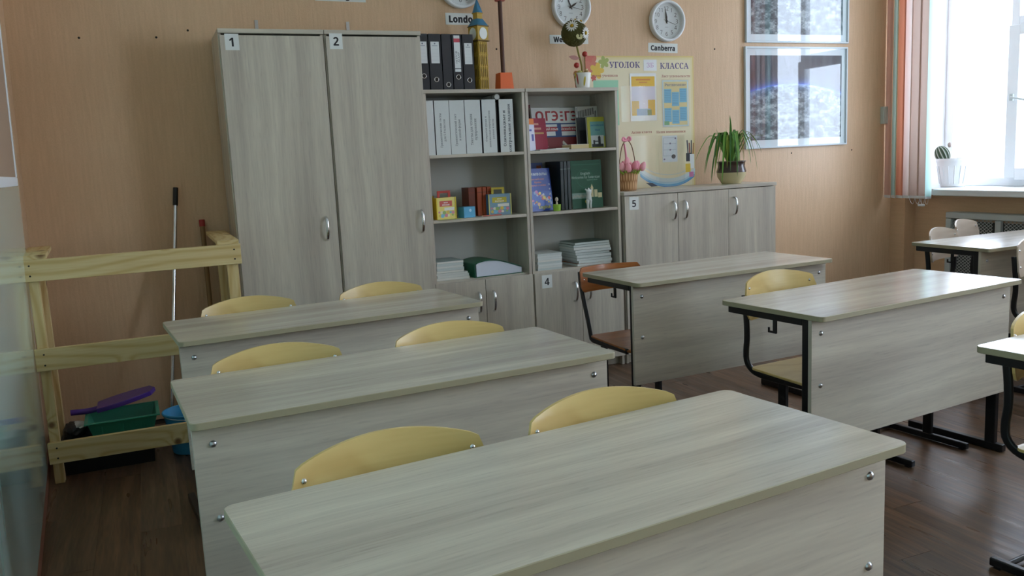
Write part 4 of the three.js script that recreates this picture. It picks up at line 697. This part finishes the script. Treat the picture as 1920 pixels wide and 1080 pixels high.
{
  const t = thing('daisy_topiary', 'handmade topiary ball with white daisies in a painted white cup', 'topiary', [2.572, BY, -4.80]);
  part('cup', lathe([[0, 0], [0.038, 0], [0.042, 0.004], [0.055, 0.102], [0.052, 0.102], [0.04, 0.008], [0, 0.006]], 36), new THREE.MeshPhysicalMaterial({ color: '#ffffff', roughness: 0.25, map: print(512, 256, (g, W, H) => { g.fillStyle = '#e6e6de'; g.fillRect(0, 0, W, H); for (let k = 0; k < 60; k++) { g.fillStyle = ['#a33a34', '#7d8c3c', '#c9b44a', '#b85a50'][k % 4]; g.beginPath(); g.ellipse(rnd() * W, rnd() * H, 9, 15, rnd() * 3, 0, 7); g.fill(); } }) }), t, 'white cup painted with red and green flowers');
  part('stem', tube([[0.0, 0.06, 0], [-0.004, 0.15, 0.002], [-0.022, 0.22, 0.002], [-0.035, 0.28, 0]], 0.006, 20, 8), std('#8c8032', 0.6), t);
  const bx = -0.046, byy = 0.342, R = 0.08, bg = new THREE.IcosahedronGeometry(R, 24), bp = bg.attributes.position;
  for (let i = 0; i < bp.count; i++) { const v = V().fromBufferAttribute(bp, i), k = 1 + 0.05 * (pn(v.x * 160 + 30, v.y * 160 + v.z * 140 + 60, 999, 999, 8) - 0.5); bp.setXYZ(i, v.x * k, v.y * k, v.z * k); }
  bg.computeVertexNormals(); part('moss_ball', moved(bg, bx, byy, 0), std('#4d4a1c', 0.9), t, 'dark olive moss ball');
  const pet = new THREE.SphereGeometry(1, 8, 6);
  const daisy = (lx, ly, r, label) => { const n = V(lx, ly, Math.sqrt(Math.max(0.02, 1 - lx * lx - ly * ly))).normalize(), c = n.clone().multiplyScalar(R * 1.03).add(V(bx, byy, 0)), qn = new THREE.Quaternion().setFromUnitVectors(V(0, 0, 1), n);
    const pts = Array.from({ length: 14 }, (_, k) => pet.clone().scale(r * 0.36, r * 0.12, r * 0.04).translate(r * 0.62, 0, 0).rotateZ(k / 14 * 6.283)); const g = merge(pts); g.applyQuaternion(qn); g.translate(c.x, c.y, c.z); const d = part('daisy', g, std('#eceae4', 0.6), t, 'white daisy');
    const e = pet.clone().scale(r * 0.26, r * 0.26, r * 0.12); e.applyQuaternion(qn); e.translate(c.x + n.x * 0.004, c.y + n.y * 0.004, c.z + n.z * 0.004); part('daisy_centre', e, std('#caa22c', 0.7), d); };
  daisy(-0.55, 0.42, 0.04); daisy(0.5, -0.1, 0.04); daisy(0.28, 0.78, 0.032); daisy(-0.1, 0.9, 0.022);
  const bf = merge([[-0.012, 0.006, 0.6], [0.012, 0.006, -0.6], [-0.009, -0.008, -0.5], [0.009, -0.008, 0.5]].map(([x, y, a]) => pet.clone().scale(0.014, 0.008, 0.0015).rotateZ(a).translate(x, y, 0))); part('butterfly', moved(bf, bx - 0.005, byy - 0.03, R * 0.96), std('#c9c48e', 0.6), t);
  for (const [x, y] of [[0.03, 0.215], [-0.03, 0.148]]) part('berry', moved(new THREE.SphereGeometry(0.017, 20, 14), x - 0.018, y, 0.02), std('#b3352c', 0.35), t, 'red berry');
  const ls = new THREE.Shape(); ls.moveTo(0, 0); ls.quadraticCurveTo(-0.03, 0.03, -0.075, 0.012); ls.quadraticCurveTo(-0.04, -0.024, 0, 0); part('skeleton_leaf', moved(new THREE.ExtrudeGeometry(ls, { depth: 0.001, bevelEnabled: false }), -0.018, 0.19, 0.006), std('#b9847c', 0.7), t, 'pinkish skeleton leaf');
  for (const [x, z, c] of [[-0.03, 0.02, '#b9b26a'], [0.02, 0.03, '#c9a87c'], [-0.01, -0.02, '#8f9a4a'], [0.032, -0.005, '#d0c07a'], [-0.045, -0.005, '#c98c5a']]) part('filler', moved(new THREE.SphereGeometry(0.016, 12, 8), x * 0.9, 0.102, z), std(c, 0.8), t);
}

// ------------------------------------------------------------------ contents of the bookcases
const S1 = 1.378, S2 = 1.010, S3 = 0.655;
const spineTex = (lines, size, serif = true) => print(160, 560, (g, W, H) => { g.fillStyle = '#d9dedd'; g.fillRect(0, 0, W, H); lines.forEach((s, k) => { g.save(); g.translate(W * (0.5 + (k - (lines.length - 1) / 2) * (size > 40 ? 0.36 : 0.26)), H * 0.55); g.rotate(-Math.PI / 2); let z = size; g.font = 'bold ' + z + 'px serif'; z = Math.min(z, z * 520 / g.measureText(s).width); text(g, s, 0, 0, z, '#3b424a', serif ? 'serif' : 'sans-serif', 'center', size > 40); g.restore(); }); });
function folder(x0, x1, lines, size, label, tilt = 0, zf = -4.672) {
  const w = x1 - x0, H = 0.305, D = 0.25, t = thing('paper_folder', label, 'folder', [(x0 + x1) / 2, S1 + 0.0006, zf], 0, 'white-spined folders');
  t.rotation.z = tilt;
  const [g, m] = sheet(w - 0.002, H, 0.002, printM(spineTex(lines, size), 0.25)); part('spine', moved(g, 0, H / 2, 0), m, t, 'white printed spine');
  part('cover', box(0.002, H - 0.002, D, -w / 2 + 0.002, H / 2, -D / 2 - 0.001), std('#23262b', 0.5), t); part('cover', box(0.002, H - 0.002, D, w / 2 - 0.002, H / 2, -D / 2 - 0.001), std('#23262b', 0.5), t);
  part('paper_block', box(w - 0.01, H - 0.012, D - 0.006, 0, H / 2, -D / 2 - 0.002), M.paper, t);
}
folder(1.499, 1.546, [''], 20, 'white-spined folder with a blank spine by the case side');
folder(1.550, 1.639, ['Грамматические тесты', 'для 5-9 классов'], 30, 'white-spined grammar folder next to the blank-spined folder');
folder(1.640, 1.731, ['Грамматический тест', 'в новой форме'], 30, 'white-spined grammar folder beside the shiny plastic-sleeved one');
folder(1.733, 1.830, ['Тексты для чтения', 'аудирования'], 34, 'white-spined folder in a shiny clear sleeve');
folder(1.838, 1.926, ['Открытые уроки и', 'внеклассные мероприятия', 'разные классы'], 28, 'white-spined folder with three lines of print');
folder(1.946, 2.036, ['Олимпиадные и', 'контрольные задания'], 44, 'white-spined folder with bold print, nearest the case divider');
{ const b = single('spiral_album', rbox(0.015, 0.29, 0.21, 0, 0.145, -0.105, 'y', 0.002), std('#17191c', 0.5), 'thin black album squeezed between two white-spined folders', 'album', [1.936, S1 + 0.0006, -4.69]);
  const d = thing('paper_roll', 'pale paper roll lying on top of the white-spined folders', 'paper roll', [1.95, S1 + 0.3056, -4.80]); part('roll', moved(cyl(0.016, 0.016, 0.2, 0, 0, 0, 24).rotateX(Math.PI / 2), 0, 0.0165, 0), M.paper, d); part('band', moved(cyl(0.0165, 0.0165, 0.02, 0, 0, 0, 24).rotateX(Math.PI / 2), 0, 0.0166, 0.05), std('#bcbfba', 0.6), d); }
// a book standing or leaning with its cover to the room
function coverBook(name, label, w, h, th, tex, pos, turn, lean, side = '#d9d6cc', rough = 0.55, group = 'books facing the room') {
  const t = thing(name, label, 'book', pos, turn, group); t.rotation.set(lean, turn, 0, 'YXZ'); t.position.y += th / 2 * Math.sin(Math.abs(lean));
  const sm = std(side, 0.8);
  const [g, m] = sheet(w, h, 0.0015, printM(tex, rough), std('#777777', 0.6)); part('front_cover', moved(g, 0, h / 2, th / 2 - 0.0007), m, t);
  part('pages', box(w - 0.004, h - 0.004, th - 0.0032, 0, h / 2, 0), sm, t); part('back_cover', box(w, h, 0.0015, 0, h / 2, -th / 2 + 0.0007), sm, t);
  return t;
}
const exam = (big) => print(400, 560, (g, W, H) => {
  g.fillStyle = '#dcdfdd'; g.fillRect(0, 0, W, H); text(g, big, W * 0.53, 112, 178, '#a3282c');
  g.fillStyle = '#24467c'; g.fillRect(0, 205, W, 190); g.fillStyle = '#e0e3e2'; g.fillRect(0, 222, W * 0.86, 34); g.fillRect(0, 318, W * 0.78, 56); g.fillStyle = '#a83238'; g.fillRect(0, 258, W * 0.86, 58);
  text(g, 'АНГЛИЙСКИЙ ЯЗЫК', W * 0.42, 288, 38, '#eceae6'); g.fillStyle = '#7c2626'; g.fillRect(0, 395, W, 165); g.fillStyle = '#c9c4b4'; g.beginPath(); g.moveTo(W * 0.32, 440); g.lineTo(W * 0.5, 520); g.lineTo(W * 0.14, 520); g.fill(); text(g, '30', W * 0.32, 498, 30, '#444444');
});
coverBook('exam_book', 'red, white and blue exam book lettered ОГЭ, overlapping its neighbour', 0.205, 0.262, 0.018, exam('ОГЭ'), [2.338, S1 + 0.001, -4.84], 0.08, -0.12);
coverBook('exam_book', 'exam book lettered ЕГЭ, tucked behind the ОГЭ one', 0.205, 0.262, 0.018, exam('ЕГЭ'), [2.508, S1 + 0.001, -4.898], 0.04, -0.1);
coverBook('paperback', 'thin crimson paperback with white lettering leaning beside the ОГЭ book', 0.14, 0.195, 0.012, print(220, 310, (g, W, H) => { g.fillStyle = '#a22c44'; g.fillRect(0, 0, W, H); g.fillStyle = '#d99a8a'; g.fillRect(30, 46, 90, 20); g.fillRect(30, 90, 120, 20); g.fillStyle = '#c9a06a'; g.fillRect(30, 134, 150, 18); }), [2.248, S1 + 0.001, -4.775], 0.35, -0.1);
coverBook('paperback', 'white and blue slim book at the left board of bookcase 4', 0.07, 0.19, 0.012, print(120, 330, (g, W, H) => { g.fillStyle = '#d6d6e6'; g.fillRect(0, 0, W, H); g.fillStyle = '#e07a24'; g.fillRect(0, 0, W, 60); g.fillStyle = '#5a5fa8'; g.fillRect(20, 110, 50, 20); g.fillRect(60, 160, 40, 70); }), [2.160, S1 + 0.001, -4.70], 0.55, -0.05);
coverBook('exam_book', 'tall dark red book half hidden at the left board of bookcase 4', 0.12, 0.285, 0.014, print(160, 380, (g, W, H) => { g.fillStyle = '#6e1e26'; g.fillRect(0, 0, W, H); text(g, 'Т', 70, 60, 110, '#b02c34'); }), [2.20, S1 + 0.001, -4.905], 0.1, -0.04);
coverBook('paperback', 'grey photo-covered book behind the yellow-green book', 0.15, 0.265, 0.014, print(260, 460, (g, W, H) => { g.fillStyle = '#4a4c50'; g.fillRect(0, 0, W, H); g.fillStyle = '#c9ccc8'; g.fillRect(0, 0, W, 120); for (let k = 0; k < 16; k++) { g.fillStyle = k % 2 ? '#3a3c40' : '#84888c'; g.fillRect(10 + k * 15, 14 + (k * 37 % 40), 9, 74); } g.fillStyle = '#27282c'; g.fillRect(30, 260, 120, 200); }), [2.628, S1 + 0.001, -4.855], -0.05, -0.08);
coverBook('paperback', 'yellow-green paperback with a bridge photograph on the cover', 0.118, 0.192, 0.02, print(240, 400, (g, W, H) => { g.fillStyle = '#b3b23a'; g.fillRect(0, 0, W, H); g.fillStyle = '#6fa6a4'; g.fillRect(40, 60, W - 40, 190); text(g, 'АНГЛИЙСКИЙ', W * 0.58, 110, 26, '#2c6a94'); text(g, 'ЯЗЫК', W * 0.58, 170, 26, '#2c6a94'); g.fillStyle = '#cfd6d4'; g.fillRect(40, 240, W - 60, 150); g.fillStyle = '#2f3436'; g.fillRect(70, 300, 24, 90); g.fillRect(140, 260, 34, 130); g.fillRect(50, 350, 160, 40); g.beginPath(); g.moveTo(140, 262); g.lineTo(157, 240); g.lineTo(174, 262); g.fill(); g.fillRect(80, 310, 80, 12); }), [2.638, S1 + 0.001, -4.765], -0.06, -0.1);
{ const g = [['cream paperback lying flat in front of the ЕГЭ book', 0.13, 0.028, 0.1, 2.462, 0, -4.715, 0.12, '#cdb98a'], ['white magazine lying flat in front of the ОГЭ book', 0.2, 0.006, 0.1, 2.285, 0, -4.70, 0.05, '#d8dad8'], ['white leaflet lying on the white magazine', 0.12, 0.004, 0.085, 2.345, 0.006, -4.705, 0.25, '#e2e2dc']];
  for (const [l, w, h, d, x, y, z, a, c] of g) { const t = thing('flat_book', l, 'book', [x, S1 + y + 0.0002, z], a); part('pages', box(w, h * 0.8, d, 0, h / 2, 0), std(c, 0.8), t); part('cover', rbox(w + 0.004, h * 0.1, d + 0.003, 0, h * 0.95, 0, 'x', 0.0004), std('#e6e2d4', 0.5), t); part('cover', rbox(w + 0.004, h * 0.1, d + 0.003, 0, h * 0.05, 0, 'x', 0.0004), std('#b9b09a', 0.5), t); } }
// middle shelf of bookcase 4
coverBook('picture_book', 'glossy blue English picture book in a clear sleeve', 0.155, 0.262, 0.01, print(330, 560, (g, W, H) => {
  g.fillStyle = '#2f4fb0'; g.fillRect(0, 0, W, H); g.fillStyle = '#4a6cc4'; g.fillRect(0, 300, W, 190); text(g, 'cимволы', W * 0.42, 70, 62, '#dfe6ee'); ['английские', 'буквы', 'звуки и слова'].forEach((s, k) => text(g, s, W * 0.4, 140 + k * 40, 34, '#d98a7a'));
  for (let k = 0; k < 22; k++) { g.fillStyle = ['#e4b89a', '#c9d2e8', '#d9686a', '#e8d06a', '#8fb4e0', '#c88ac0'][k % 6]; g.beginPath(); g.arc(20 + (k * 83) % 280, 300 + (k * 47) % 170, 10 + (k * 7) % 16, 0, 7); g.fill(); }
  text(g, 'English', W * 0.6, 508, 56, '#d8d83a'); ['я', 'е', 'д', 'р', 'б'].forEach((s, k) => text(g, s, W - 28, 210 + k * 62, 40, '#dfe3ea')); }), [2.232, S2 + 0.001, -4.735], 0.12, -0.14, '#cfd6e6', 0.3);
coverBook('picture_book', 'pale blue book standing behind the glossy blue picture book', 0.14, 0.295, 0.01, print(160, 330, (g, W, H) => { g.fillStyle = '#6a7fc4'; g.fillRect(0, 0, W, H); g.fillStyle = '#b96a4a'; g.fillRect(110, 20, 40, 40); }), [2.245, S2 + 0.001, -4.86], 0.08, -0.1);
[2.352, 2.376, 2.40].forEach((x, k) => { const t = thing('textbook', 'black-spined textbook in the upright row beside the green cover', 'book', [x, S2 + 0.0005, -4.80], 0, 'black-spined textbooks'); t.rotation.z = 0.0; part('cover', rbox(0.021, 0.298, 0.21, 0, 0.149, 0, 'y', 0.003), std('#14221e', 0.3), t); part('spine_band', box(0.0215, 0.004, 0.002, 0, 0.25, 0.1048), std('#5a6a60', 0.5), t); });
coverBook('textbook', 'dark green textbook facing out with English Welcome to Tatarstan printed on it', 0.215, 0.296, 0.02, print(420, 580, (g, W, H) => {
  g.fillStyle = '#17543a'; g.fillRect(0, 0, W, H); g.strokeStyle = '#2f7a58'; g.lineWidth = 3; g.beginPath(); g.arc(W * 0.45, 220, 110, 0, 7); g.stroke(); g.fillStyle = '#4c8a6c'; g.fillRect(20, 50, W - 40, 3); text(g, 'English', W * 0.47, 160, 42, '#b9cfc0', 'sans-serif', 'center', false); text(g, 'Welcome to Tatarstan', W * 0.48, 205, 40, '#b9cfc0', 'sans-serif', 'center', false); text(g, "Student's Book", W * 0.68, 240, 22, '#8fb29c', 'sans-serif', 'center', false);
  g.fillStyle = '#7f9a90'; g.fillRect(0, 392, W * 0.62, 70); g.fillStyle = '#a9a898'; for (let k = 0; k < 14; k++) g.fillRect(8 + k * 18, 428 - (k * 13 % 20), 12, 30); g.fillStyle = '#cfc79a'; g.fillRect(260, 340, 34, 110); g.beginPath(); g.moveTo(256, 342); g.lineTo(277, 290); g.lineTo(298, 342); g.fill(); g.fillRect(306, 360, 44, 90); g.fillRect(356, 400, 54, 60); g.fillStyle = '#c9b94a'; g.beginPath(); g.arc(200, 500, 26, 0, 7); g.fill(); }), [2.53, S2 + 0.001, -4.712], 0.0, -0.06, '#c8cbb8', 0.55);
{
  const t = thing('small_planter', 'tiny lime green planter with a white bead figure on the shelf edge', 'planter', [2.3, S2 + 0.0006, -4.676]);
  part('tub', lathe([[0, 0], [0.021, 0], [0.022, 0.002], [0.025, 0.04], [0.023, 0.04], [0.02, 0.004], [0, 0.003]], 28), std('#9ac43c', 0.5), t); part('filling', moved(new THREE.CylinderGeometry(0.0225, 0.0225, 0.004, 20), 0, 0.035, 0), std('#c9c08a', 0.9), t);
  part('figure', lathe([[0, 0.036], [0.008, 0.037], [0.006, 0.05], [0.004, 0.056], [0.0095, 0.064], [0.0105, 0.072], [0.007, 0.081], [0, 0.084]], 18), std('#d8cdb8', 0.5), t);
  const u = thing('statuette', 'small white torso statuette standing before the green textbook', 'statuette', [2.523, S2 + 0.0006, -4.676]);
  const legs = [-0.01, 0.01].map((x) => lathe([[0, 0], [0.007, 0], [0.0065, 0.02], [0.010, 0.048], [0.009, 0.056], [0, 0.058]], 14).translate(x, 0, 0));
  const torso = lathe([[0, 0.045], [0.015, 0.05], [0.0185, 0.062], [0.0135, 0.085], [0.0185, 0.103], [0.017, 0.112], [0.006, 0.119], [0.005, 0.126], [0, 0.127]], 24); torso.scale(1, 1, 0.7);
  const arms = [-1, 1].map((s) => rod([s * 0.014, 0.11, 0], [s * 0.023, 0.121, 0], 0.005, 8));
  part('body', merge([...legs, torso, ...arms]), std('#d6d8d4', 0.45), u);
}
// bottom open shelf: stacks and folder
const stackM = ['#e4e7e2', '#d6dcd8', '#e8e7de', '#cdd5d0', '#dfe1da'].map((c) => std(c, 0.7)), coverM = ['#9fb0ac', '#c9cfc9', '#5e7468', '#8a9a94', '#dfe2de', '#54685c', '#b4683c'].map((c) => std(c, 0.45));
function stack(label, group, x, z, list, y0 = S3) {
  let y = y0 + 0.0002;
  list.forEach(([w, d, th, dx, a, ci]) => { const t = thing('workbook', label, 'book', [x + dx, y, z], a, group); part('pages', box(w - 0.003, th * 0.86, d - 0.003, 0, th / 2, 0), stackM[Math.floor(rnd() * 5)], t); part('cover', box(w, th * 0.06, d, 0, th * 0.97, 0), coverM[ci], t); part('cover', box(w, th * 0.06, d, 0, th * 0.03, 0), coverM[ci], t); y += th + 0.0003; });
}
stack('workbook in the pile of white workbooks beside the green folder', 'workbooks piled under the white-spined folders', 1.607, -4.775, [[0.21, 0.2, 0.014, 0, 0, 1], [0.2, 0.2, 0.016, 0, 0.02, 4], [0.2, 0.2, 0.012, -0.006, 0, 1], [0.17, 0.2, 0.013, -0.014, 0, 3], [0.17, 0.2, 0.014, -0.014, 0.02, 4], [0.165, 0.2, 0.013, -0.015, 0, 1], [0.165, 0.2, 0.014, -0.014, 0, 4], [0.165, 0.2, 0.012, -0.014, 0.02, 0]]);
stack('thin white workbook in the small neat pile of bookcase 4', 'small pile of white workbooks', 2.232, -4.765, Array.from({ length: 8 }, (_, k) => [0.165, 0.2, 0.0125, 0.002 * (k % 3), 0, 4 - 3 * (k % 2)]));
stack('green-edged workbook in the tall pile of bookcase 4', 'tall pile of green-edged workbooks', 2.545, -4.78, [[0.25, 0.2, 0.016, 0.0, 0.05, 6], [0.24, 0.21, 0.018, 0.01, 0.0, 1], [0.25, 0.2, 0.015, 0, 0.04, 4], [0.25, 0.21, 0.02, 0.0, 0.02, 3], [0.25, 0.2, 0.014, -0.01, 0.05, 1], [0.26, 0.21, 0.018, -0.005, 0.02, 2], [0.26, 0.21, 0.016, -0.01, 0, 4], [0.26, 0.2, 0.015, -0.012, 0.02, 5], [0.25, 0.2, 0.014, -0.01, 0.03, 2]]);
{
  const t = thing('document_folder', 'bulging dark green plastic folder full of white sheets', 'folder', [1.895, S3 + 0.0002, -4.775], 0.06);
  const pts = []; for (let i = 0; i <= 16; i++) { const u = i / 16; pts.push([u * 0.31 - 0.165, 0.02 + 0.085 * Math.pow(Math.sin(Math.PI * (0.12 + 0.62 * (1 - u))), 1.2) * (1 - 0.35 * u)]); }
  const s = new THREE.Shape(); s.moveTo(-0.165, 0); pts.forEach(([a, b]) => s.lineTo(a, b)); s.lineTo(0.145, 0); s.closePath();
  const cover = new THREE.Shape(); cover.moveTo(-0.168, 0); cover.lineTo(-0.168, pts[0][1]); pts.forEach(([a, b]) => cover.lineTo(a, b + 0.004)); [...pts].reverse().forEach(([a, b]) => cover.lineTo(a, b)); cover.lineTo(-0.164, 0.004); cover.lineTo(0.15, 0.004); cover.lineTo(0.15, 0);
  part('cover', moved(new THREE.ExtrudeGeometry(cover, { depth: 0.225, bevelEnabled: false }), 0, 0, -0.11), std('#1c6144', 0.4), t, 'dark green plastic cover');
  s.holes = []; const inner = new THREE.Shape(); inner.moveTo(-0.155, 0.0045); pts.forEach(([a, b], i) => inner.lineTo(Math.max(a, -0.155), b - 0.002)); inner.lineTo(0.143, 0.0045); part('sheets', moved(new THREE.ExtrudeGeometry(inner, { depth: 0.215, bevelEnabled: false }), 0, 0, -0.105), std('#d3d8e2', 0.6), t, 'white paper sheets');
}
// middle shelf of the first bookcase: carry boxes, small box, brown books
function carryBox(label, x, w, h, d, z, turn, tex, side, handle, handleC) {
  const t = thing('carry_box', label, 'box', [x, S2 + 0.0005, z], turn, 'cardboard carry boxes'), sm = std(side, 0.5);
  const g = new THREE.BoxGeometry(w, h, d); part('box_body', moved(g, 0, h / 2, 0), [sm, sm, sm, sm, printM(tex, 0.4), sm], t);
  part('edge_strip', box(0.006, h, 0.003, -w / 2 + 0.003, h / 2, d / 2 + 0.0016), std(handleC, 0.5), t); part('edge_strip', box(0.006, h, 0.003, w / 2 - 0.003, h / 2, d / 2 + 0.0016), std(handleC, 0.5), t);
  part('carry_handle', merge([rbox(0.016, 0.032, 0.004, -0.034, h + 0.014, 0, 'y', 0.001).rotateZ(-0.0), rbox(0.016, 0.032, 0.004, 0.034, h + 0.014, 0, 'y', 0.001), rbox(0.084, 0.014, 0.004, 0, h + 0.032, 0, 'x', 0.002)]), std(handle, 0.5), t);
}
const toys = (bg, c1, t1, c2, t2) => print(300, 300, (g, W, H) => { g.fillStyle = bg; g.fillRect(0, 0, W, H); g.fillStyle = c1; g.fillRect(50, 46, 190, 76); text(g, t1, 145, 70, 26, '#f0ece0'); text(g, t2, 145, 100, 30, '#f0ece0'); g.fillStyle = c2; g.fillRect(120, 138, 150, 42); for (let k = 0; k < 12; k++) { g.fillStyle = ['#d98a9a', '#7fc0d8', '#e0c25a', '#9ab86a', '#e8e0c8'][k % 5]; g.beginPath(); g.arc(40 + (k * 67) % 230, 200 + (k * 41) % 80, 14 + (k * 5) % 14, 0, 7); g.fill(); } });
carryBox('yellow cardboard carry box with a red handle', 1.588, 0.125, 0.125, 0.055, -4.705, 0.1, toys('#ecd97a', '#d0584a', 'МОИ', 'ПЕРВЫЕ', '#8fc6d8'), '#e0bc2c', '#b8382c', '#e6cc3c');
carryBox('blue cardboard carry box with a yellow handle', 1.935, 0.145, 0.125, 0.055, -4.725, -0.02, toys('#7fa0b4', '#c9b83a', 'МОИ', 'СЛОВА', '#a33a34'), '#4a80a8', '#c9b43a', '#d8cf7a');
{
  const t = thing('card_box', 'small sky blue cardboard box in front of the brown books', 'box', [1.722, S2 + 0.0005, -4.70], 0.28); part('box_body', rbox(0.082, 0.062, 0.06, 0, 0.031, 0, 'x', 0.001), std('#4a9ec4', 0.45), t); part('lid_flap', box(0.08, 0.0012, 0.058, 0, 0.0632, 0), std('#3a86ac', 0.5), t); part('logo_print', moved(new THREE.CircleGeometry(0.009, 16), 0.005, 0.042, 0.0306), std('#a9d4e6', 0.5), t);
  [[1.775, 0.044], [1.824, 0.034], [1.856, 0.026], [1.886, 0.028]].forEach(([x, w], k) => { const b = thing('hardback', ['dark brown patterned hardback at the left of the brown row', 'rust brown hardback, second of the brown row', 'rust brown thin hardback, third of the brown row', 'rust brown hardback behind the blue carry box'][k], 'book', [x, S2 + 0.0005, -4.80], 0, 'brown hardbacks'); const c = std(k ? '#a4481c' : '#6e3018', 0.45); part('cover', rbox(w - 0.002, 0.17, 0.12, 0, 0.085, 0, 'y', 0.003), c, b); part('spine_band', box(w - 0.003, 0.006, 0.002, 0, 0.14, 0.0602), std('#7c3212', 0.5), b); });
  const y = thing('booklet', 'yellow and dark booklet leaning beside the yellow carry box', 'book', [1.519, S2 + 0.0005, -4.78], 0.15); part('cover', rbox(0.02, 0.135, 0.1, 0, 0.0675, 0, 'y', 0.001), std('#2c3038', 0.5), y); part('cover_band', box(0.0205, 0.03, 0.101, 0, 0.12, 0), std('#b8a02c', 0.5), y);
  single('card_sheet', box(0.14, 0.001, 0.05), std('#c3cc7a', 0.6), 'pale green card under the yellow carry box edge', 'card', [1.60, S2 + 0.0006, -4.658], 0.03);
  const p = thing('pencil', 'red pencil lying at the front of the shelf by the blue carry box', 'pencil', [1.87, S2 + 0.0042, -4.668], 0.06); part('shaft', moved(cyl(0.004, 0.004, 0.12, 0, 0, 0, 6).rotateZ(Math.PI / 2), 0, 0, 0), std('#c4685a', 0.5), p); part('tip', moved(cyl(0.0005, 0.004, 0.014, 0, 0, 0, 6).rotateZ(Math.PI / 2), -0.067, 0, 0), std('#d8c8a0', 0.6), p);
}

renderer.render(scene, camera);
